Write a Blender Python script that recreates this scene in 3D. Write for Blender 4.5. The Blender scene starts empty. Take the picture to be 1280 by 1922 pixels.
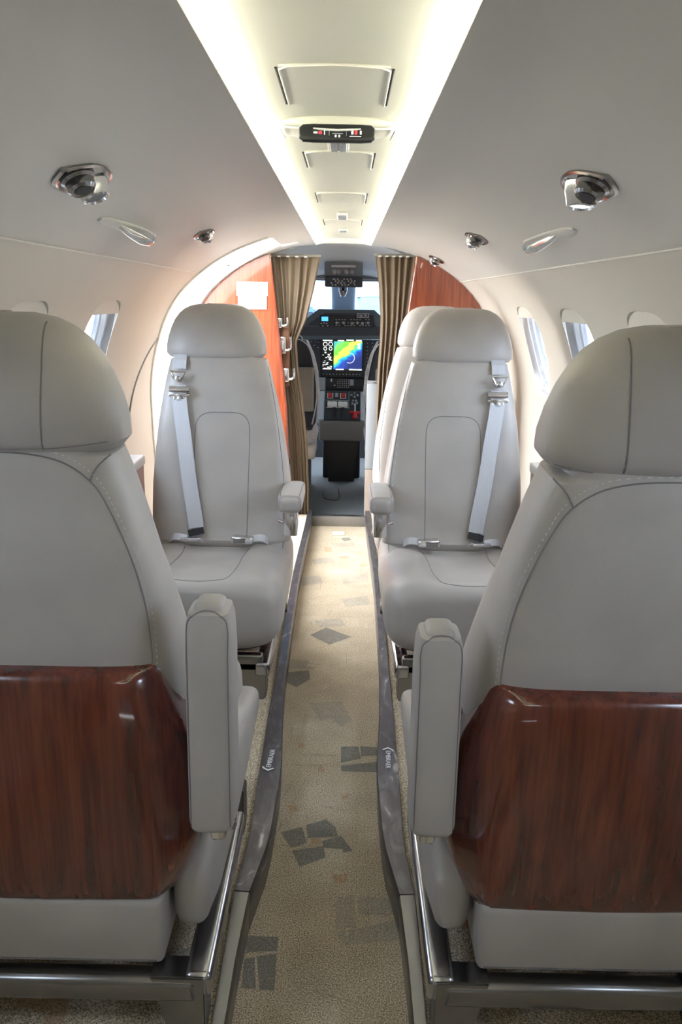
import bpy, bmesh, math, random
from mathutils import Vector, Matrix
from mathutils.bvhtree import BVHTree
random.seed(7)
SC = bpy.context.scene
COL = SC.collection
V = Vector
PI = math.pi
R = math.radians

# ------------------------------------------------------------------ camera
F = 1500.0
CAM = V((0.022, 0.0, 1.22))
cam_y = V(((651-640)/F, -(562-961)/F, -1.0)).normalized()      # cabin axis seen by the camera
TH = 0.019
cam_z = V((math.sin(TH), math.cos(TH), 0)); cam_z = (cam_z - cam_y*cam_z.dot(cam_y)).normalized()
cam_x = cam_y.cross(cam_z)
ROT = Matrix((cam_x, cam_y, cam_z))
cd = bpy.data.cameras.new('camera'); cam = bpy.data.objects.new('camera', cd); COL.objects.link(cam)
cam.matrix_world = Matrix.Translation(CAM) @ ROT.to_4x4()
cd.sensor_fit = 'AUTO'; cd.sensor_width = 36.0; cd.lens = 36.0*F/1922.0
cd.clip_start = 0.02; cd.clip_end = 500
SC.camera = cam

def at(u, v, Y):
    """the point of the cabin at distance Y ahead that a survey pixel shows"""
    d = ROT @ V(((u-640)/F, -(v-961)/F, -1.0))
    return CAM + d*(Y/d.y)

# ------------------------------------------------------------------ world, exposure
SC.view_settings.view_transform = 'Standard'
SC.view_settings.look = 'None'
SC.view_settings.exposure = 1.4
SC.view_settings.gamma = 1.0
SC.view_settings.use_curve_mapping = False
w = bpy.data.worlds.new('world'); SC.world = w; w.use_nodes = True
bg = w.node_tree.nodes['Background']
bg.inputs[0].default_value = (0.93, 0.96, 1.0, 1); bg.inputs[1].default_value = 9.0
LED_STRENGTH = 17.0

def portal(name, loc, direction, sx, sy):
    l = bpy.data.lights.new(name, 'AREA'); l.shape = 'RECTANGLE'; l.size = sx; l.size_y = sy
    l.cycles.is_portal = True
    o = bpy.data.objects.new(name, l); COL.objects.link(o); o.location = loc
    o.rotation_euler = V(direction).to_track_quat('-Z', 'Y').to_euler()

# ------------------------------------------------------------------ materials
def mat(name, col, rough=0.5, metal=0.0, coat=0.0, emit=None, es=0.0, spec=0.5):
    m = bpy.data.materials.new(name); m.use_nodes = True
    b = m.node_tree.nodes['Principled BSDF']
    b.inputs['Base Color'].default_value = (*col, 1); b.inputs['Roughness'].default_value = rough
    b.inputs['Metallic'].default_value = metal; b.inputs['Coat Weight'].default_value = coat
    b.inputs['Coat Roughness'].default_value = 0.04
    b.inputs['Specular IOR Level'].default_value = spec
    if emit: b.inputs['Emission Color'].default_value = (*emit, 1); b.inputs['Emission Strength'].default_value = es
    return m
def N(m, t, **kw):
    n = m.node_tree.nodes.new(t)
    for k, v in kw.items(): setattr(n, k, v)
    return n
def L(m, a, b): m.node_tree.links.new(a, b)
def bsdf(m): return m.node_tree.nodes['Principled BSDF']
def noise(m, scale, detail=3, vec=None, mapping=None, dist=0.0):
    tc = N(m, 'ShaderNodeTexCoord'); out = tc.outputs['Object']
    if mapping:
        mp = N(m, 'ShaderNodeMapping'); mp.inputs['Scale'].default_value = mapping
        L(m, out, mp.inputs['Vector']); out = mp.outputs['Vector']
    n = N(m, 'ShaderNodeTexNoise'); n.inputs['Scale'].default_value = scale; n.inputs['Detail'].default_value = detail
    n.inputs['Distortion'].default_value = dist
    L(m, out, n.inputs['Vector']); return n
def ramp(m, fac, stops):
    r = N(m, 'ShaderNodeValToRGB'); e = r.color_ramp.elements
    while len(e) < len(stops): e.new(0.5)
    for i, (p, c) in enumerate(stops): e[i].position = p; e[i].color = (*c, 1)
    L(m, fac, r.inputs['Fac']); return r
def bump(m, h, strength, distance):
    b = N(m, 'ShaderNodeBump'); b.inputs['Strength'].default_value = strength; b.inputs['Distance'].default_value = distance
    L(m, h, b.inputs['Height']); L(m, b.outputs['Normal'], bsdf(m).inputs['Normal'])
def leather(name, col, rough=0.42, gr=0.25):
    m = mat(name, col, rough)
    n = noise(m, 9, 3)
    c2 = tuple(x*0.93 for x in col); c3 = tuple(min(1, x*1.05) for x in col)
    r = ramp(m, n.outputs['Fac'], [(0.3, c2), (0.7, c3)]); L(m, r.outputs['Color'], bsdf(m).inputs['Base Color'])
    g = noise(m, 420, 2); bump(m, g.outputs['Fac'], gr, 0.0008)
    return m
def wood(name, dark, mid, light, rough=0.22, coat=1.0):
    m = mat(name, mid, rough, coat=coat)
    n = noise(m, 16, 5, mapping=(2.2, 2.2, 0.16), dist=0.6)
    r = ramp(m, n.outputs['Fac'], [(0.25, dark), (0.48, mid), (0.75, light)])
    f = noise(m, 120, 2, mapping=(1.6, 1.6, 0.05))
    mx = N(m, 'ShaderNodeMix', data_type='RGBA', blend_type='MULTIPLY'); mx.inputs['Factor'].default_value = 0.55
    r2 = ramp(m, f.outputs['Fac'], [(0.35, (0.55, 0.5, 0.5)), (0.6, (1, 1, 1))])
    L(m, r.outputs['Color'], mx.inputs['A']); L(m, r2.outputs['Color'], mx.inputs['B'])
    L(m, mx.outputs['Result'], bsdf(m).inputs['Base Color'])
    return m

M_SEAT = leather('seat_leather', (0.43, 0.40, 0.372))
M_SEATL = leather('pale_leather', (0.66, 0.62, 0.57))
M_SEAM = mat('seam', (0.21, 0.20, 0.195), 0.6)
M_STITCH = mat('stitch', (0.62, 0.60, 0.57), 0.6)
M_WOOD = wood('mahogany', (0.045, 0.009, 0.005), (0.125, 0.024, 0.0125), (0.20, 0.044, 0.021))
M_WOODR = wood('red_veneer', (0.17, 0.035, 0.015), (0.26, 0.058, 0.024), (0.34, 0.085, 0.035))
M_CHROME = mat('chrome', (0.80, 0.80, 0.82), 0.15, 1.0)
M_SILVER = mat('satin_silver', (0.78, 0.80, 0.84), 0.28, 0.9)
M_BRUSH = mat('brushed_metal', (0.42, 0.42, 0.44), 0.30, 1.0)
M_STEEL = mat('polished_steel', (0.50, 0.50, 0.53), 0.20, 1.0)
M_RAILEND = mat('rail_end_metal', (0.24, 0.24, 0.25), 0.30, 1.0)
M_LEDGE = mat('ledge_hide', (0.36, 0.25, 0.21), 0.4)
M_BASE = mat('base_metal', (0.30, 0.295, 0.29), 0.26, 1.0)
M_DARKCH = mat('dark_chrome', (0.30, 0.29, 0.28), 0.18, 1.0)
M_RAIL = mat('rail_metal', (0.17, 0.165, 0.18), 0.33, 0.85)
_n = noise(M_RAIL, 26, 5, mapping=(1, 0.35, 1), dist=1.2)
_r = ramp(M_RAIL, _n.outputs['Fac'], [(0.45, (0.13, 0.125, 0.14)), (0.64, (0.20, 0.20, 0.22)), (0.72, (0.5, 0.5, 0.54))])
L(M_RAIL, _r.outputs['Color'], bsdf(M_RAIL).inputs['Base Color'])
M_WALL = mat('wall_lining', (0.66, 0.62, 0.54), 0.5)
_n = noise(M_WALL, 600, 2); bump(M_WALL, _n.outputs['Fac'], 0.1, 0.0005)
M_CEIL = mat('headliner', (0.62, 0.60, 0.56), 0.5)
_n = noise(M_CEIL, 600, 2); bump(M_CEIL, _n.outputs['Fac'], 0.1, 0.0005)
M_CENTRE = mat('ceiling_centre', (0.66, 0.65, 0.57), 0.45)
M_TRIM = mat('cream_trim', (0.74, 0.71, 0.64), 0.4)
M_WHITE = mat('white_plastic', (0.80, 0.80, 0.78), 0.35)
M_GAP = mat('dark_gap', (0.02, 0.02, 0.02), 0.8)
M_BLACK = mat('black_plastic', (0.018, 0.019, 0.022), 0.4)
M_PANEL = mat('panel_grey', (0.045, 0.05, 0.06), 0.5)
M_SLATE = mat('slate_plastic', (0.21, 0.24, 0.27), 0.5)
M_GREYP = mat('grey_plastic', (0.36, 0.38, 0.40), 0.45)
M_CPIT = mat('cockpit_lining', (0.58, 0.58, 0.57), 0.6)
M_DKFAB = mat('dark_fabric', (0.03, 0.034, 0.042), 0.8)
M_TAUPE = leather('taupe_leather', (0.23, 0.21, 0.18), 0.6)
M_FLEECE = mat('sheepskin', (0.62, 0.60, 0.60), 0.95)
_n = noise(M_FLEECE, 90, 4); bump(M_FLEECE, _n.outputs['Fac'], 1.0, 0.02)
M_CURT = mat('curtain_cloth', (0.165, 0.122, 0.078), 0.85)
_n = noise(M_CURT, 300, 2); bump(M_CURT, _n.outputs['Fac'], 0.3, 0.001)
M_PAPER = mat('paper', (0.85, 0.85, 0.85), 0.6)
M_WEB = mat('belt_webbing', (0.56, 0.57, 0.60), 0.38)
_w = N(M_WEB, 'ShaderNodeTexWave'); _w.inputs['Scale'].default_value = 55; _w.bands_direction = 'X'
_tc = N(M_WEB, 'ShaderNodeTexCoord'); L(M_WEB, _tc.outputs['Object'], _w.inputs['Vector']); bump(M_WEB, _w.outputs['Fac'], 0.3, 0.0006)
M_RED = mat('red_plastic', (0.55, 0.02, 0.03), 0.35)
M_LETTER = mat('white_lettering', (0.85, 0.85, 0.87), 0.4)
M_LED = mat('led', (0.9, 0.9, 0.8), 0.5, emit=(1.0, 0.985, 0.84), es=LED_STRENGTH)
M_LENSLIT = mat('lit_lens', (0.8, 0.9, 0.9), 0.2, emit=(0.85, 1.0, 1.0), es=1.6)
M_BLUELCD = mat('blue_display', (0.02, 0.1, 0.4), 0.3, emit=(0.05, 0.28, 1.0), es=1.1)
M_TEXTLIT = mat('white_legend', (0.7, 0.7, 0.72), 0.5)
M_REDLIT = mat('red_symbols', (0.6, 0.05, 0.06), 0.4, emit=(0.9, 0.1, 0.12), es=0.08)
M_WHITELIT = mat('white_symbols', (0.8, 0.8, 0.8), 0.4, emit=(1, 0.95, 0.95), es=0.12)
M_GROUND = mat('apron_concrete', (0.20, 0.20, 0.20), 0.9)
M_HANGAR = mat('hangar_sheet', (0.34, 0.42, 0.52), 0.7)
M_VAN = mat('van_paint', (0.16, 0.22, 0.32), 0.4)
M_LEAF = mat('foliage', (0.10, 0.13, 0.15), 0.9)
M_COCKFLOOR = mat('cockpit_mat', (0.085, 0.10, 0.11), 0.75)
_n = noise(M_COCKFLOOR, 500, 2); bump(M_COCKFLOOR, _n.outputs['Fac'], 0.5, 0.001)

def glass(name, tint=(0.96, 0.98, 1.0), f=0.12):
    m = bpy.data.materials.new(name); m.use_nodes = True; nt = m.node_tree
    nt.nodes.remove(nt.nodes['Principled BSDF'])
    t = N(m, 'ShaderNodeBsdfTransparent'); t.inputs[0].default_value = (*tint, 1)
    g = N(m, 'ShaderNodeBsdfGlossy'); g.inputs['Roughness'].default_value = 0.03
    mx = N(m, 'ShaderNodeMixShader'); mx.inputs[0].default_value = f
    L(m, t.outputs[0], mx.inputs[1]); L(m, g.outputs[0], mx.inputs[2]); L(m, mx.outputs[0], nt.nodes['Material Output'].inputs[0])
    return m
M_GLASS = glass('window_glass', (.66, .71, .78), .06)
M_WSCREEN = glass('windscreen_glass', (.42, .52, .64), .05)
M_CLEAR = glass('clear_plastic', (0.92, 0.97, 0.97), 0.5)

def carpet(name, base, lo, hi):
    m = mat(name, base, 0.95, spec=0.1)
    n = noise(m, 380, 2); n2 = noise(m, 7, 3)
    r = ramp(m, n.outputs['Fac'], [(0.34, lo), (0.5, base), (0.66, hi)])
    mx = N(m, 'ShaderNodeMix', data_type='RGBA', blend_type='MULTIPLY'); mx.inputs['Factor'].default_value = 0.6
    r2 = ramp(m, n2.outputs['Fac'], [(0.3, (0.72, 0.70, 0.68)), (0.6, (1, 1, 1))])
    L(m, r.outputs['Color'], mx.inputs['A']); L(m, r2.outputs['Color'], mx.inputs['B'])
    L(m, mx.outputs['Result'], bsdf(m).inputs['Base Color'])
    bump(m, n.outputs['Fac'], 0.8, 0.002)
    return m
M_CARP = carpet('beige_carpet', (0.54, 0.455, 0.33), (0.24, 0.185, 0.12), (0.88, 0.78, 0.62))
M_CGREY = carpet('grey_carpet', (0.27, 0.255, 0.22), (0.17, 0.16, 0.14), (0.38, 0.36, 0.31))
M_CMID = carpet('taupe_carpet', (0.45, 0.40, 0.32), (0.28, 0.25, 0.19), (0.62, 0.57, 0.47))
M_CRUST = carpet('rust_carpet', (0.52, 0.37, 0.24), (0.34, 0.22, 0.14), (0.68, 0.52, 0.36))
M_CPALE = carpet('cream_carpet', (0.58, 0.50, 0.375), (0.34, 0.28, 0.195), (0.82, 0.73, 0.58))

# ------------------------------------------------------------------ mesh helpers
def link(o, parent=None):
    COL.objects.link(o)
    if parent: o.parent = parent
    return o
def obj(name, bm, m, parent=None, smooth=True, ang=38, xf=None):
    if xf is not None: bmesh.ops.transform(bm, matrix=xf, verts=bm.verts)
    bmesh.ops.recalc_face_normals(bm, faces=bm.faces)
    me = bpy.data.meshes.new(name); bm.to_mesh(me); bm.free()
    for mm in (m if isinstance(m, (list, tuple)) else [m]): me.materials.append(mm)
    if smooth:
        me.shade_smooth(); me.set_sharp_from_angle(angle=R(ang))
    o = bpy.data.objects.new(name, me)
    return link(o, parent)
def tag(o, label, cat, group=None):
    o['label'] = label; o['category'] = cat
    if group: o['group'] = group
    return o
def struct(o): o['kind'] = 'structure'; return o
def empty(name, loc, label, cat, group=None, rz=0):
    o = bpy.data.objects.new(name, None); o.location = loc; o.rotation_euler = (0, 0, rz); o.empty_display_size = 0.05
    link(o); return tag(o, label, cat, group)
def BM(): return bmesh.new()
def loft(bm, rings, caps=(True, True), closed=True):
    vs = [[bm.verts.new(p) for p in r] for r in rings]
    n = len(vs[0])
    for a, b in zip(vs, vs[1:]):
        for i in range(n if closed else n-1):
            j = (i+1) % n
            bm.faces.new((a[i], a[j], b[j], b[i]))
    if caps[0]: bm.faces.new(vs[0][::-1])
    if caps[1]: bm.faces.new(vs[-1])
    return bm
def se(c, u, v, hu, hv, e=4, n=40):
    out = []
    for k in range(n):
        a = 2*PI*(k+0.5)/n; ca, sa = math.cos(a), math.sin(a)
        out.append(V(c) + V(u)*(hu*math.copysign(abs(ca)**(2/e), ca)) + V(v)*(hv*math.copysign(abs(sa)**(2/e), sa)))
    return out
def padded(secs, u, v, r, e=4, n=40, k=5, bm=None):
    """secs: (centre, hu, hv) along a path; both ends rounded with radius r"""
    bm = bm or BM(); rings = []
    def endrings(s0, s1):
        c0, hu, hv = V(s0[0]), s0[1], s0[2]; d = (V(s0[0])-V(s1[0])).normalized(); out = []
        for i in range(k, -1, -1):
            a = PI/2*i/k
            out.append(se(c0 + d*(r*math.sin(a)-r), u, v, max(1e-4, hu - r*(1-math.cos(a))), max(1e-4, hv - r*(1-math.cos(a))), e, n))
        return out
    rings += endrings(secs[0], secs[1])
    for s in secs[1:-1]: rings.append(se(s[0], u, v, s[1], s[2], e, n))
    rings += endrings(secs[-1], secs[-2])[::-1]
    return loft(bm, rings)
def tube(bm, pts, r, n=6, closed=False):
    pts = [V(p) for p in pts]; rings = []; up = None
    m = len(pts)
    for i, p in enumerate(pts):
        a = pts[(i-1) % m] if closed else pts[max(i-1, 0)]
        b = pts[(i+1) % m] if closed else pts[min(i+1, m-1)]
        d = (b-a)
        if d.length < 1e-9: d = V((0, 0, 1))
        d.normalize()
        if up is None:
            up = d.orthogonal().normalized()
        up = (up - d*up.dot(d))
        if up.length < 1e-6: up = d.orthogonal()
        up.normalize(); sd = d.cross(up)
        rr = r[i] if isinstance(r, (list, tuple)) else r
        rings.append([p + up*(rr*math.cos(2*PI*k/n)) + sd*(rr*math.sin(2*PI*k/n)) for k in range(n)])
    if closed: rings.append(rings[0]); return loft(bm, rings, (False, False))
    return loft(bm, rings)
def rbox(bm, lo, hi, bev=0.004, seg=2, rot=None):
    lo, hi = V(lo), V(hi); c = (lo+hi)/2; s = hi-lo
    t = bmesh.new(); bmesh.ops.create_cube(t, size=1.0)
    bmesh.ops.scale(t, vec=s, verts=t.verts)
    if bev > 0: bmesh.ops.bevel(t, geom=t.edges[:], offset=min(bev, min(s)*0.45), segments=seg, profile=0.5, affect='EDGES')
    if rot is not None: bmesh.ops.transform(t, matrix=rot.to_4x4(), verts=t.verts)
    bmesh.ops.translate(t, vec=c, verts=t.verts)
    me = bpy.data.meshes.new('tmp'); t.to_mesh(me); t.free(); bm.from_mesh(me); bpy.data.meshes.remove(me)
    return bm
def box(name, lo, hi, m, parent=None, bev=0.004, seg=2, rot=None):
    return obj(name, rbox(BM(), lo, hi, bev, seg, rot), m, parent)
def lathe(bm, origin, axis, prof, n=28):
    axis = V(axis).normalized(); u = axis.orthogonal().normalized(); v = axis.cross(u); rings = []
    for t, r in prof:
        rings.append([V(origin) + axis*t + u*(r*math.cos(2*PI*k/n)) + v*(r*math.sin(2*PI*k/n)) for k in range(n)])
    return loft(bm, rings)
def prism(bm, pts, d):
    a = [bm.verts.new(V(p)) for p in pts]; b = [bm.verts.new(V(p)+V(d)) for p in pts]
    bm.faces.new(a[::-1]); bm.faces.new(b); n = len(a)
    for i in range(n): bm.faces.new((a[i], a[(i+1) % n], b[(i+1) % n], b[i]))
    return bm
def bez(pts, k=6):
    """Catmull-Rom through pts"""
    P = [V(p) for p in pts]; out = []
    for i in range(len(P)-1):
        p0, p1, p2, p3 = P[max(i-1, 0)], P[i], P[i+1], P[min(i+2, len(P)-1)]
        for j in range(k):
            t = j/k
            out.append(0.5*((2*p1) + (p2-p0)*t + (2*p0-5*p1+4*p2-p3)*t*t + (3*p1-p0-3*p2+p3)*t**3))
    out.append(P[-1]); return out
def lerp(tab, t):
    if t <= tab[0][0]: return tab[0][1]
    for (a, x), (b, y) in zip(tab, tab[1:]):
        if t <= b: return x + (y-x)*(t-a)/(b-a)
    return tab[-1][1]
def drape(bvh, pts, d, off=0.0):
    d = V(d).normalized(); out = []
    for p in pts:
        h = bvh.ray_cast(V(p) - d*1.0, d)
        if h[0] is not None: out.append(h[0] - d*off)
    return out
def text_mesh(name, body, size, mtx, m, parent, depth=0.0006, squeeze=1.0):
    cu = bpy.data.curves.new(name, 'FONT'); cu.body = body; cu.size = size; cu.extrude = depth
    cu.align_x = 'LEFT'; cu.align_y = 'CENTER'
    o = bpy.data.objects.new(name, cu); COL.objects.link(o)
    dg = bpy.context.evaluated_depsgraph_get(); me = bpy.data.meshes.new_from_object(o.evaluated_get(dg))
    bpy.data.objects.remove(o); me.name = name
    me.transform(Matrix.Diagonal((squeeze, 1, 1, 1))); me.transform(mtx)
    me.materials.clear(); me.materials.append(m)
    return link(bpy.data.objects.new(name, me), parent)
def copy_obj(o, parent, loc=None):
    c = o.copy(); COL.objects.link(c); c.parent = parent
    if loc is not None: c.location = loc
    return c
def cut(o, cutters):
    for c in cutters:
        md = o.modifiers.new('cut', 'BOOLEAN'); md.operation = 'DIFFERENCE'; md.solver = 'EXACT'; md.object = c
    dg = bpy.context.evaluated_depsgraph_get(); dg.update()
    me = bpy.data.meshes.new_from_object(o.evaluated_get(dg))
    o.modifiers.clear(); o.data = me
    me.set_sharp_from_angle(angle=R(35))
    return o

# ------------------------------------------------------------------ cabin shell
def cz(x): return 1.500 + .018*(1-(x/.200)**2)
PROF = [(.140, 1.484), (.25, 1.470), (.35, 1.440), (.45, 1.398), (.55, 1.338), (.64, 1.262), (.70, 1.185), (.745, 1.09),
        (.78, .97), (.797, .85), (.797, .72), (.793, .58), (.782, .42), (.765, .27), (.745, .12), (.735, .03)]
PR = [V((p.x, 0, p.y)) for p in bez([(x, z, 0) for x, z in PROF], 6)]
def prof_x(z):
    for a, b in zip(PR, PR[1:]):
        if a.z >= z >= b.z and a.z > b.z: return a.x + (b.x-a.x)*(a.z-z)/(a.z-b.z)
    return 0.5
def prof_z(x):
    for a, b in zip(PR, PR[1:]):
        if b.x >= x >= a.x: return a.z + (b.z-a.z)*(x-a.x)/(b.x-a.x)
    return 1.0
ISEAM = min(range(len(PR)), key=lambda i: abs(PR[i].x-.58) + (9 if PR[i].z < 1 else 0))
YA, YB = -0.95, 4.25
THICK = 0.10
def shell(bm, pts, sx, y0, y1, th):
    n = len(pts); nor = []
    for i in range(n):
        t = pts[min(i+1, n-1)] - pts[max(i-1, 0)]
        nor.append(V((-t.z, 0, t.x)).normalized())           # outward
    ring = [p for p in pts] + [pts[i] + nor[i]*th for i in range(n-1, -1, -1)]
    ny = 40
    loft(bm, [[V((sx*p.x, y0 + (y1-y0)*k/ny, p.z)) for p in ring] for k in range(ny+1)])
walls = {}
for sx, nm in ((-1, 'wall_left'), (1, 'wall_right')):
    bm = BM(); shell(bm, PR[ISEAM:], sx, YA, YB, THICK); walls[nm] = struct(obj(nm, bm, M_WALL))
bm = BM()
shell(bm, PR[:ISEAM+1], -1, YA, YB, 0.004)
shell(bm, PR[:ISEAM+1], 1, YA, YB, 0.004)
for sx in (-1, 1): rbox(bm, (sx*.1425-.0015, YA, 1.4845), (sx*.1425+.0015, YB, 1.4965), .001, 1)  # added lips that keep direct strip light off the opposite headliner
ceiling = struct(obj('ceiling', bm, M_CEIL))
arc = [V((-.200 + .40*k/20, 0, cz(-.200+.40*k/20))) for k in range(21)]
bm = BM(); ring = arc + [p + V((0, 0, .02)) for p in arc[::-1]]
loft(bm, [[V((p.x, YA, p.z)) for p in ring], [V((p.x, YB+.02, p.z)) for p in ring]])
for sx in (-1, 1): rbox(bm, (sx*.201-.003, YA, 1.4795), (sx*.201+.003, YB+.01, 1.520), 0)  # added flanges that shut sky light out of the cove gap
struct(obj('ceiling_centre', bm, M_CENTRE))

# window and door openings
def wframe(sx, yc):
    zt, zb = 1.205, 0.865
    o = V((sx*(prof_x(zt)+prof_x(zb))/2, yc, (zt+zb)/2))
    t = V((sx*(prof_x(zt)-prof_x(zb)), 0, zt-zb)).normalized()
    nrm = V((sx*t.z, 0, -sx*t.x)) if sx > 0 else V((-t.z, 0, t.x))
    if nrm.x*sx < 0: nrm = -nrm
    return o, t, nrm, (V((0, 0, zt-zb)).length/ t.z)/2
WIN = [(1, 3.165), (1, 2.50), (1, 1.875), (1, 1.22), (1, .57), (-1, 2.51), (-1, 1.875), (-1, 1.22), (-1, .57)]
HWY = 0.152
cutters = {-1: [], 1: []}; wins = []
for i, (sx, yc) in enumerate(WIN):
    o, t, nr, hh = wframe(sx, yc); Y = V((0, 1, 0))
    bm = BM(); loft(bm, [se(o + nr*d, Y, t, HWY, hh, 3.6, 48) for d in (-.1, .3)])
    c = obj('cutter', bm, M_WALL); cutters[sx].append(c); wins.append((sx, yc, o, t, nr, hh))
DY0, DY1 = 3.39, 4.07
dring = []
for (y, z) in [(DY0, .10), (DY1, .10), (DY1, 1.40), (DY1-.04, 1.44), (DY1-.12, 1.475), (DY0+.14, 1.475), (DY0+.08, 1.462), (DY0+.03, 1.43), (DY0, 1.36)]: dring.append((y, z))
bm = BM(); prism(bm, [(-1.2, y, z) for y, z in dring], (0.90, 0, 0)); dcut = obj('cutter', bm, M_WALL)
bm = BM(); prism(bm, [(-1.2, y, z-.004) for y, z in dring], (0.91, 0, 0)); dcut2 = obj('cutter', bm, M_WALL)
cut(walls['wall_right'], cutters[1]); cut(walls['wall_left'], cutters[-1] + [dcut]); cut(ceiling, [dcut2])
for c in cutters[1] + cutters[-1] + [dcut, dcut2]: bpy.data.objects.remove(c)

for i, (sx, yc, o, t, nr, hh) in enumerate(wins):
    Y = V((0, 1, 0))
    root = bpy.data.objects.new('window_%d' % (i+1), None); root.location = o; link(root); struct(root)
    z0 = V((0, 0, 0))
    bm = BM(); loft(bm, [se(z0 + nr*d, Y, t, HWY*s, hh*s2, 3.6, 48) for d, s, s2 in
                     ((.022, 1.0, 1.0), (.030, .95, .955), (.040, .92, .93), (.042, .86, .88), (.056, .84, .865), (.060, .80, .83), (.075, .78, .81), (.075, .99, .99), (.022, 1.0, 1.0))], (False, False))
    obj('window_frame', bm, M_SILVER, root)
    bm = BM(); loft(bm, [se(z0 + nr*d, Y, t, HWY*.82, hh*.84, 3.6, 48) for d in (.066, .070)]); obj('glass_pane', bm, M_GLASS, root)
    # shade: only its lower lip is drawn down at the top
    bm = BM(); sh = [p for p in se(z0, Y, t, HWY*.985, hh*.985, 3.6, 64) if p.dot(t) > hh*.72]
    sh.sort(key=lambda p: p.y); prism(bm, [p + nr*.010 for p in sh], nr*.008); obj('window_shade', bm, M_TRIM, root)
    portal('daylight', o + nr*.16, -nr, HWY*2, hh*2)
portal('daylight', V((-.98, 3.77, .75)), (1, 0, 0), 0.62, 1.4)
portal('daylight', V((0, 6.05, 1.25)), (0, -1, -.15), 1.5, 0.5)

# seam between headliner and side panel
for k, sx in enumerate((-1, 1)):
    bm = BM(); p = PR[ISEAM]
    y1 = DY0 if sx < 0 else YB
    tube(bm, [V((sx*(p.x-.0005), YA, p.z-.001)), V((sx*(p.x-.0005), y1-.003, p.z-.001))], 0.0022, 6)
    struct(obj('trim_%d' % (k+1), bm, M_TRIM))

# floors
def quadmesh(bm, pts, mi=0):
    f = bm.faces.new([bm.verts.new(V(p)) for p in pts]); f.material_index = mi; return f
RAILX = [(-0.95, .150), (.95, .150), (1.161, .150), (1.318, .146), (1.48, .121), (1.74, .116), (2.0, .1335), (2.29, .146), (2.7, .152), (3.2, .156), (3.98, .1445), (4.28, .144)]
RAILW = [(-0.95, .022), (1.05, .024), (1.16, .026), (1.33, .034), (1.48, .046), (1.74, .057), (2.0, .043), (2.3, .031), (3.2, .031), (4.28, .029)]
FZ = 0.085
bm = BM()
rbox(bm, (-.17, YA, -.03), (.17, 4.29, 0.0), 0)
def patch(pts, mi, z=0.0):
    z += random.uniform(.0003, .0008)
    quadmesh(bm, [(x, y, z) for x, y in pts], mi)
def px0(u, v, z=0.0):
    d = ROT @ V(((u-640)/F, -(v-961)/F, -1.0)); p = CAM + d*((z-CAM.z)/d.z); return (p.x, p.y)
for pix, mi in [(((527,1563),(567,1552),(576,1583),(545,1591)), 1), (((574,1549),(612,1538),(630,1553),(634,1571),(578,1573)), 1),
                (((548,1597),(607,1588),(611,1610),(562,1628)), 1), (((604,1579),(640,1569),(662,1597),(613,1609)), 1),
                (((640,1402),(672,1401),(678,1424),(640,1432)), 1), (((676,1401),(708,1403),(709,1418),(678,1420)), 1), (((640,1437),(708,1430),(711,1450),(641,1448)), 1),
                (((463,1757),(523,1759),(520,1785),(462,1788)), 1), (((482,1795),(519,1790),(515,1860),(487,1858)), 1), (((458,1800),(478,1797),(480,1857),(454,1855)), 1),
                (((540,1262),(580,1258),(582,1275),(556,1290),(536,1280)), 1), (((545,1238),(600,1240),(590,1256),(543,1254)), 2),
                (((582,1192),(612,1178),(660,1196),(618,1210)), 1), (((590,1165),(640,1160),(650,1175),(600,1178)), 2),
                (((632,1685),(665,1680),(668,1740),(628,1745)), 2), (((673,1683),(740,1686),(745,1710),(672,1722)), 2), (((630,1750),(745,1728),(752,1765),(640,1775)), 2),
                (((582,1575),(603,1574),(600,1585),(584,1586)), 3), (((624,1643),(652,1640),(651,1657),(628,1658)), 3), (((540,1512),(557,1512),(560,1524),(543,1526)), 3),
                (((596,1440),(607,1439),(609,1448),(597,1449)), 3), (((560,1395),(572,1395),(572,1405),(560,1405)), 3), (((640,1492),(655,1490),(654,1500),(642,1501)), 3),
                (((580,1320),(640,1316),(655,1340),(600,1352)), 2), (((610,1335),(640,1328),(662,1350),(640,1365)), 2), (((600,1330),(612,1328),(616,1340),(604,1341)), 3),
                (((585,1050),(625,1046),(630,1056),(590,1060)), 2), (((620,1020),(660,1016),(668,1024),(628,1028)), 2), (((640,1080),(690,1076),(692,1092),(645,1096)), 2),
                (((640,1125),(690,1118),(695,1134),(650,1140)), 2), (((560,1085),(600,1080),(606,1094),(566,1100)), 2), (((640,1010),(655,1009),(660,1014),(645,1016)), 1)]:
    patch([px0(*p) for p in pix], mi)
for k in range(34):                                            # the rest of the faint stone-like pattern
    x, y = random.uniform(-.14, .12), random.uniform(0.9, 4.1); a, b = random.uniform(.03, .08), random.uniform(.04, .1)
    j = lambda: random.uniform(-.008, .008)
    patch([(x+j(), y+j()), (min(.15, x+a)+j(), y+j()), (min(.15, x+a)+j(), y+b+j()), (x+j(), y+b+j())], random.choice([4, 4, 3, 4]) if a < .05 else 4, -0.0002)
M_CJOINT = carpet('umber_carpet', (0.40, 0.33, 0.24), (0.26, 0.21, 0.15), (0.55, 0.47, 0.36))
for k in range(80):
    x, y = random.uniform(-.15, .11), random.uniform(0.95, 4.15); l_ = random.uniform(.04, .11)
    an = random.choice((0, 0, 1.57, .25, -.3, 1.3)); c_, s_ = math.cos(an), math.sin(an); t_ = .0016
    q = [(x, y), (x + c_*l_, y + s_*l_), (x + c_*l_ - s_*t_, y + s_*l_ + c_*t_), (x - s_*t_, y + c_*t_)]
    if all(abs(a) < .145 for a, _ in q): patch(q, 5, .0006)
struct(obj('floor', bm, [M_CARP, M_CGREY, M_CMID, M_CRUST, M_CPALE, M_CJOINT], smooth=False))
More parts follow.
